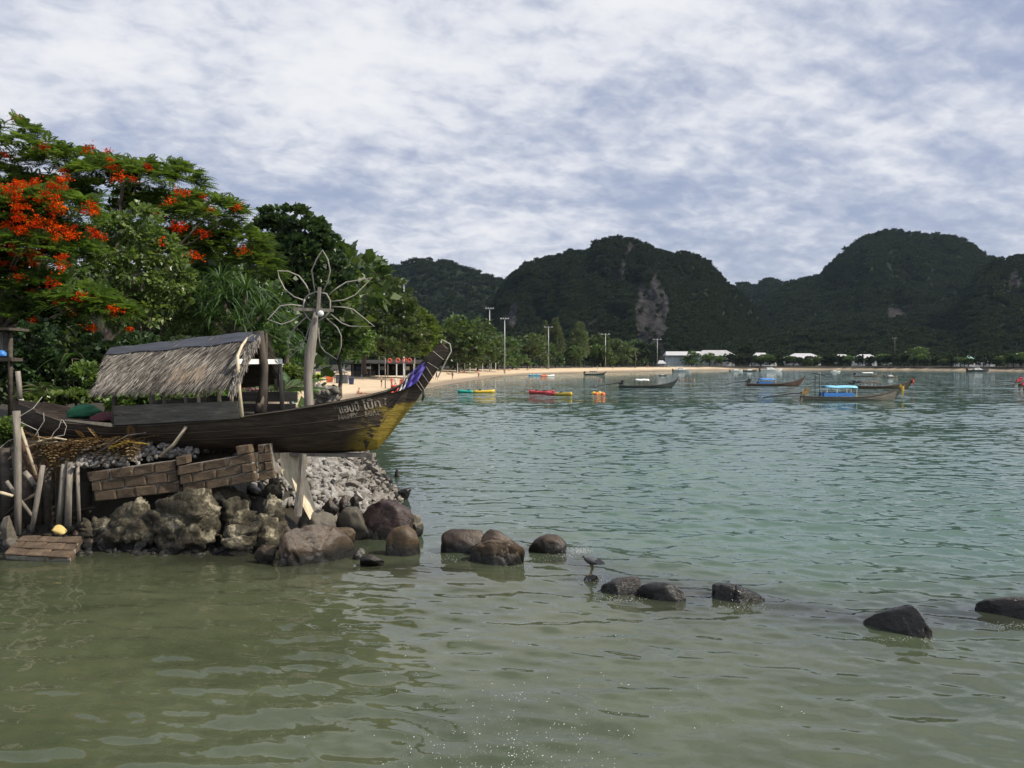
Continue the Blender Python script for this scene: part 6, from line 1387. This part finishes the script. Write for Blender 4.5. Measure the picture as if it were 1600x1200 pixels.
MB().tube([q, tp2], [.3, .22], 7).build('pole', WOOD_D, up_, smooth=True); MB().box(tp2 - Vector((0, 0, .5)), (3.4, .2, .22)).build('crossarm', WOOD_D, up_); MB().box(tp2 - Vector((0, 0, 2.0)), (2.6, .2, .2)).build('crossarm', WOOD_D, up_)
for k in range(4): MB().tube([tp2 + Vector((-1.5 + k, 0, -.4)), tp2 + Vector((-1.5 + k, 0, .25))], .09, 6).build('insulator', WHITE, up_)
for i in range(7):
    px_ = 715 + i * 10 + rp.uniform(-3, 3); q = gpt(px_, 262 + i * 6); o = MB().tube([q, q + Vector((0, 0, 3))], .12, 6).build('white_post', WHITE, loc=tuple(q)); tag(o, 'short white post in the row behind the sunbathers', 'post', 'row of short white posts behind the sunbathers')

# ================================================================== HOUSES OF THE FAR SHORE
WALLW = pmat('white_render', [(.45, .45, .43), (.6, .6, .58), (.68, .68, .66)], .8, .8, bump=.2); ROOFW = pmat('pale_roof', [(.30, .30, .31), (.42, .42, .43), (.5, .5, .51)], .6, .6, (1, 1, 4), bump=.3)
ROOFG = pmat('green_roof', [(.14, .26, .22), (.20, .34, .29), (.26, .40, .35)], .6, .6, (1, 1, 4), bump=.3); GLASS = pmat('dark_glass', [(.015, .02, .025), (.03, .04, .045), (.05, .06, .065)], .12, 2, bump=0); WALLT = pmat('pale_teal_wall', [(.42, .55, .55), (.5, .62, .62), (.56, .68, .68)], .8, .8, bump=.2)
def house(label, px0, px1, y_eave, y_ridge, Y, roof=None, wall=None, z_base=1.9, depth=9, hip=.28, nwin=5, floors=1, cat='house'):
    a, b_ = P(px0, y_eave, Y), P(px1, y_eave, Y); zr = P(px0, y_ridge, Y).z; ze = a.z; t = thing('house', label, cat, ((a.x + b_.x) / 2, Y, z_base)); w_ = b_.x - a.x; o_ = .05 * w_
    MB().box(((a.x + b_.x) / 2, Y + depth / 2 + .6, (z_base + ze) / 2 - .3), (w_ - 2 * o_, depth - 1.2, ze - z_base + .6)).build('wall', wall or WALLW, t)
    x0, x1, y0, y1 = a.x, b_.x, Y - .6, Y + depth; h_ = hip * w_; ym = (y0 + y1) / 2
    rf = MB().add([(x0, y0, ze), (x1, y0, ze), (x1, y1, ze), (x0, y1, ze), (x0 + h_, ym, zr), (x1 - h_, ym, zr), (x0, y0, ze - .25), (x1, y0, ze - .25), (x1, y1, ze - .25), (x0, y1, ze - .25)], [(0, 1, 5, 4), (1, 2, 5), (2, 3, 4, 5), (3, 0, 4), (6, 7, 1, 0), (7, 8, 2, 1), (8, 9, 3, 2), (9, 6, 0, 3), (9, 8, 7, 6)]).build('roof', roof or ROOFW, t)
    MB().tube([(x0 + h_, ym, zr + .03), (x1 - h_, ym, zr + .03)], .16, 5).build('ridge_cap', roof or ROOFW, rf)
    fh = (ze - z_base) / floors
    for fl2 in range(floors):
        for k in range(nwin):
            x = x0 + o_ + (w_ - 2 * o_) * (k + .5) / nwin; f = MB().box((x, Y + 1.17, z_base + fh * (fl2 + .55)), ((w_ - 2 * o_) / nwin * .62, .12, fh * .55)).build('window', WALLW if wall is not WALLW else WOOD_G, t); MB().box((x, Y + 1.1, z_base + fh * (fl2 + .55)), ((w_ - 2 * o_) / nwin * .5, .06, fh * .45)).build('pane', GLASS, f)
    return t
house('long white roofed resort building behind the beach, left wing with teal end', 1040, 1098, 555, 549, 530, nwin=9, floors=2, hip=.04, wall=WALLT)
house('white roofed resort building, right wing with a higher hipped roof', 1086, 1152, 556, 547, 534, nwin=9, floors=2, hip=.22)
house('white roofed house behind trees, first right of the resort building', 1175, 1207, 560, 551, 560, nwin=4); house('small white pavilion roof right of the first house', 1203, 1216, 560, 557, 556, nwin=2)
house('white roofed house behind trees, second right of the resort building', 1228, 1287, 559.5, 552, 580, nwin=5); house('white roofed house behind trees, third right of the resort building', 1305, 1332, 560, 553.5, 590, nwin=3)
house('white roofed house with a deep porch left of the utility pole', 1336, 1374, 560, 553.5, 575, nwin=4); house('low white roof just left of the utility pole', 1376, 1396, 561, 558.5, 585, nwin=2)
house('green roofed house at the right, left one of two', 1502, 1526, 561, 555.5, 500, ROOFG, nwin=3); house('green roofed house at the right, right one of two', 1532, 1558, 561, 557, 505, ROOFG, nwin=3)
house('grey shed with a pale roof at the right edge', 1583, 1625, 562, 554.5, 470, ROOFW, WOOD_G, nwin=3, hip=.02, cat='shed'); house('white boathouse on the beach left of the resort building', 1027, 1041, 568, 563, 500, nwin=2, z_base=1.5, depth=5)

# ================================================================== TREES ALONG THE BAY
for i, (kind, px_, Y, h_, ws_, lab) in enumerate([
        (4, 718, 190, 11.5, 1.05, 'rounded almond tree right behind the prow'), (4, 748, 215, 12, 1.05, 'broad almond tree left of the floodlight pair'), (4, 776, 250, 10, .95, 'almond tree between the floodlight poles'), (4, 800, 268, 9, .9, 'almond tree right of the floodlight pair'), (2, 825, 292, 10.5, .9, 'spreading tree left of the feathery trees'), (2, 845, 318, 9.5, .8, 'low tree at the foot of the feathery trees'),
        (3, 868, 335, 18, .6, 'tall feathery casuarina tree, left one of the pair'), (3, 852, 345, 17.5, .45, 'slender feathery casuarina behind the hidden floodlight pole'), (3, 905, 352, 17.5, .8, 'broad feathery casuarina tree, right one of the pair'), (2, 893, 345, 8, .8, 'low tree in front of the broad casuarina'), (4, 942, 385, 13.5, 1.0, 'rounded green tree right of the casuarinas'), (4, 962, 402, 12, .9, 'green tree right of the floodlight pole'), (2, 980, 420, 10, .9, 'tree left of the leaning palm'), (1, 1000, 452, 14, .9, 'dark tree behind the leaning palm'), (0, 1020, 470, 13, .8, 'dark tree below the grey cliff'), (2, 930, 380, 9, .9, 'low bushy tree by the beach right of the casuarinas'),
        (4, 1080, 522, 10, 1.3, 'spreading tree before the resort building'), (2, 1108, 524, 8.5, 1.2, 'low tree before the resort building, middle'), (2, 1126, 528, 7, 1.1, 'low tree before the resort building, right'), (0, 1166, 545, 14, 1.0, 'dark tall tree between the resort building and the first house'), (0, 1158, 540, 9, 1.0, 'dark low tree at the right end of the resort building')]):
    if px_ < 1030: k_s = float(np.interp(px_, [710, 800, 900, 1030], [1.42, 1.24, 1.12, 1.05])); Y, h_ = Y * k_s, h_ * k_s
    if kind in (2, 4) and px_ < 1030: h_, ws_ = h_ * 1.15, ws_ * 1.15
    shore_tree(kind, px_, Y, h_, ws_, 'shore_tree' if kind != 3 else 'casuarina_tree', lab)
for i in range(92):                                            # the green belt at the far shore
    px_ = 1140 + i * 5.8 + rp.uniform(-4, 4); Y = np.interp(px_, [1130, 1300, 1430, 1600, 1700], [508, 518, 480, 426, 388]) + rp.uniform(1, 16)
    shore_tree(rp.choice((0, 1, 2, 0)), px_, Y, rp.uniform(4.5, 8), rp.uniform(.9, 1.4), 'shore_tree', 'rounded dark tree in the green belt before the far houses', 'trees of the green belt along the far shore')
for i in range(40):                                            # filler trees behind the beach on the left and centre
    px_ = 560 + i * 11.6 + rp.uniform(-6, 6); Y = np.interp(px_, [560, 700, 800, 900, 1000], [230, 310, 375, 445, 510]) + rp.uniform(0, 20)
    shore_tree(rp.choice((2, 4, 0)), px_, Y, rp.uniform(12, 17), rp.uniform(.9, 1.2), 'shore_tree', 'leafy tree in the second row behind the beach', 'trees of the second row behind the beach')
palm_plant('leaning coconut palm on the far beach below the cliff', tuple(gpt(992, 430)), 13, 3.4, 12, 'coconut_palm', L_ALMOND, .35, 9.5, .2, .6, .3)
for i in range(24):
    px_ = -260 + i * 30; Y = rp.uniform(56, 90) if px_ < 420 else rp.uniform(90, 120)
    if px_ > 470: break
    shore_tree(rp.choice((4, 2)), px_, Y, rp.uniform(9, 12.5), rp.uniform(.9, 1.1), 'shore_tree', 'leafy tree in the wood behind the boat', 'trees of the wood behind the boat')

# ================================================================== AIR
hz_v = [(x, y, z) for z in (-4.5, 190) for x, y in ((-3200, -120), (3200, -120), (3200, 4900), (-3200, 4900))]
HAZE, t, out = nmat('thin_haze')
pv = t.nodes.new('ShaderNodeVolumePrincipled'); pv.inputs['Color'].default_value = (.6, .78, 1, 1); pv.inputs['Density'].default_value = .000032; pv.inputs['Anisotropy'].default_value = .2
t.links.new(pv.outputs[0], out.inputs['Volume'])
hz_o = mk('haze', hz_v, [(0, 3, 2, 1), (4, 5, 6, 7), (0, 1, 5, 4), (1, 2, 6, 5), (2, 3, 7, 6), (3, 0, 4, 7)], HAZE); hz_o['kind'] = 'stuff'; hz_o['label'] = 'thin bluish haze over the bay'
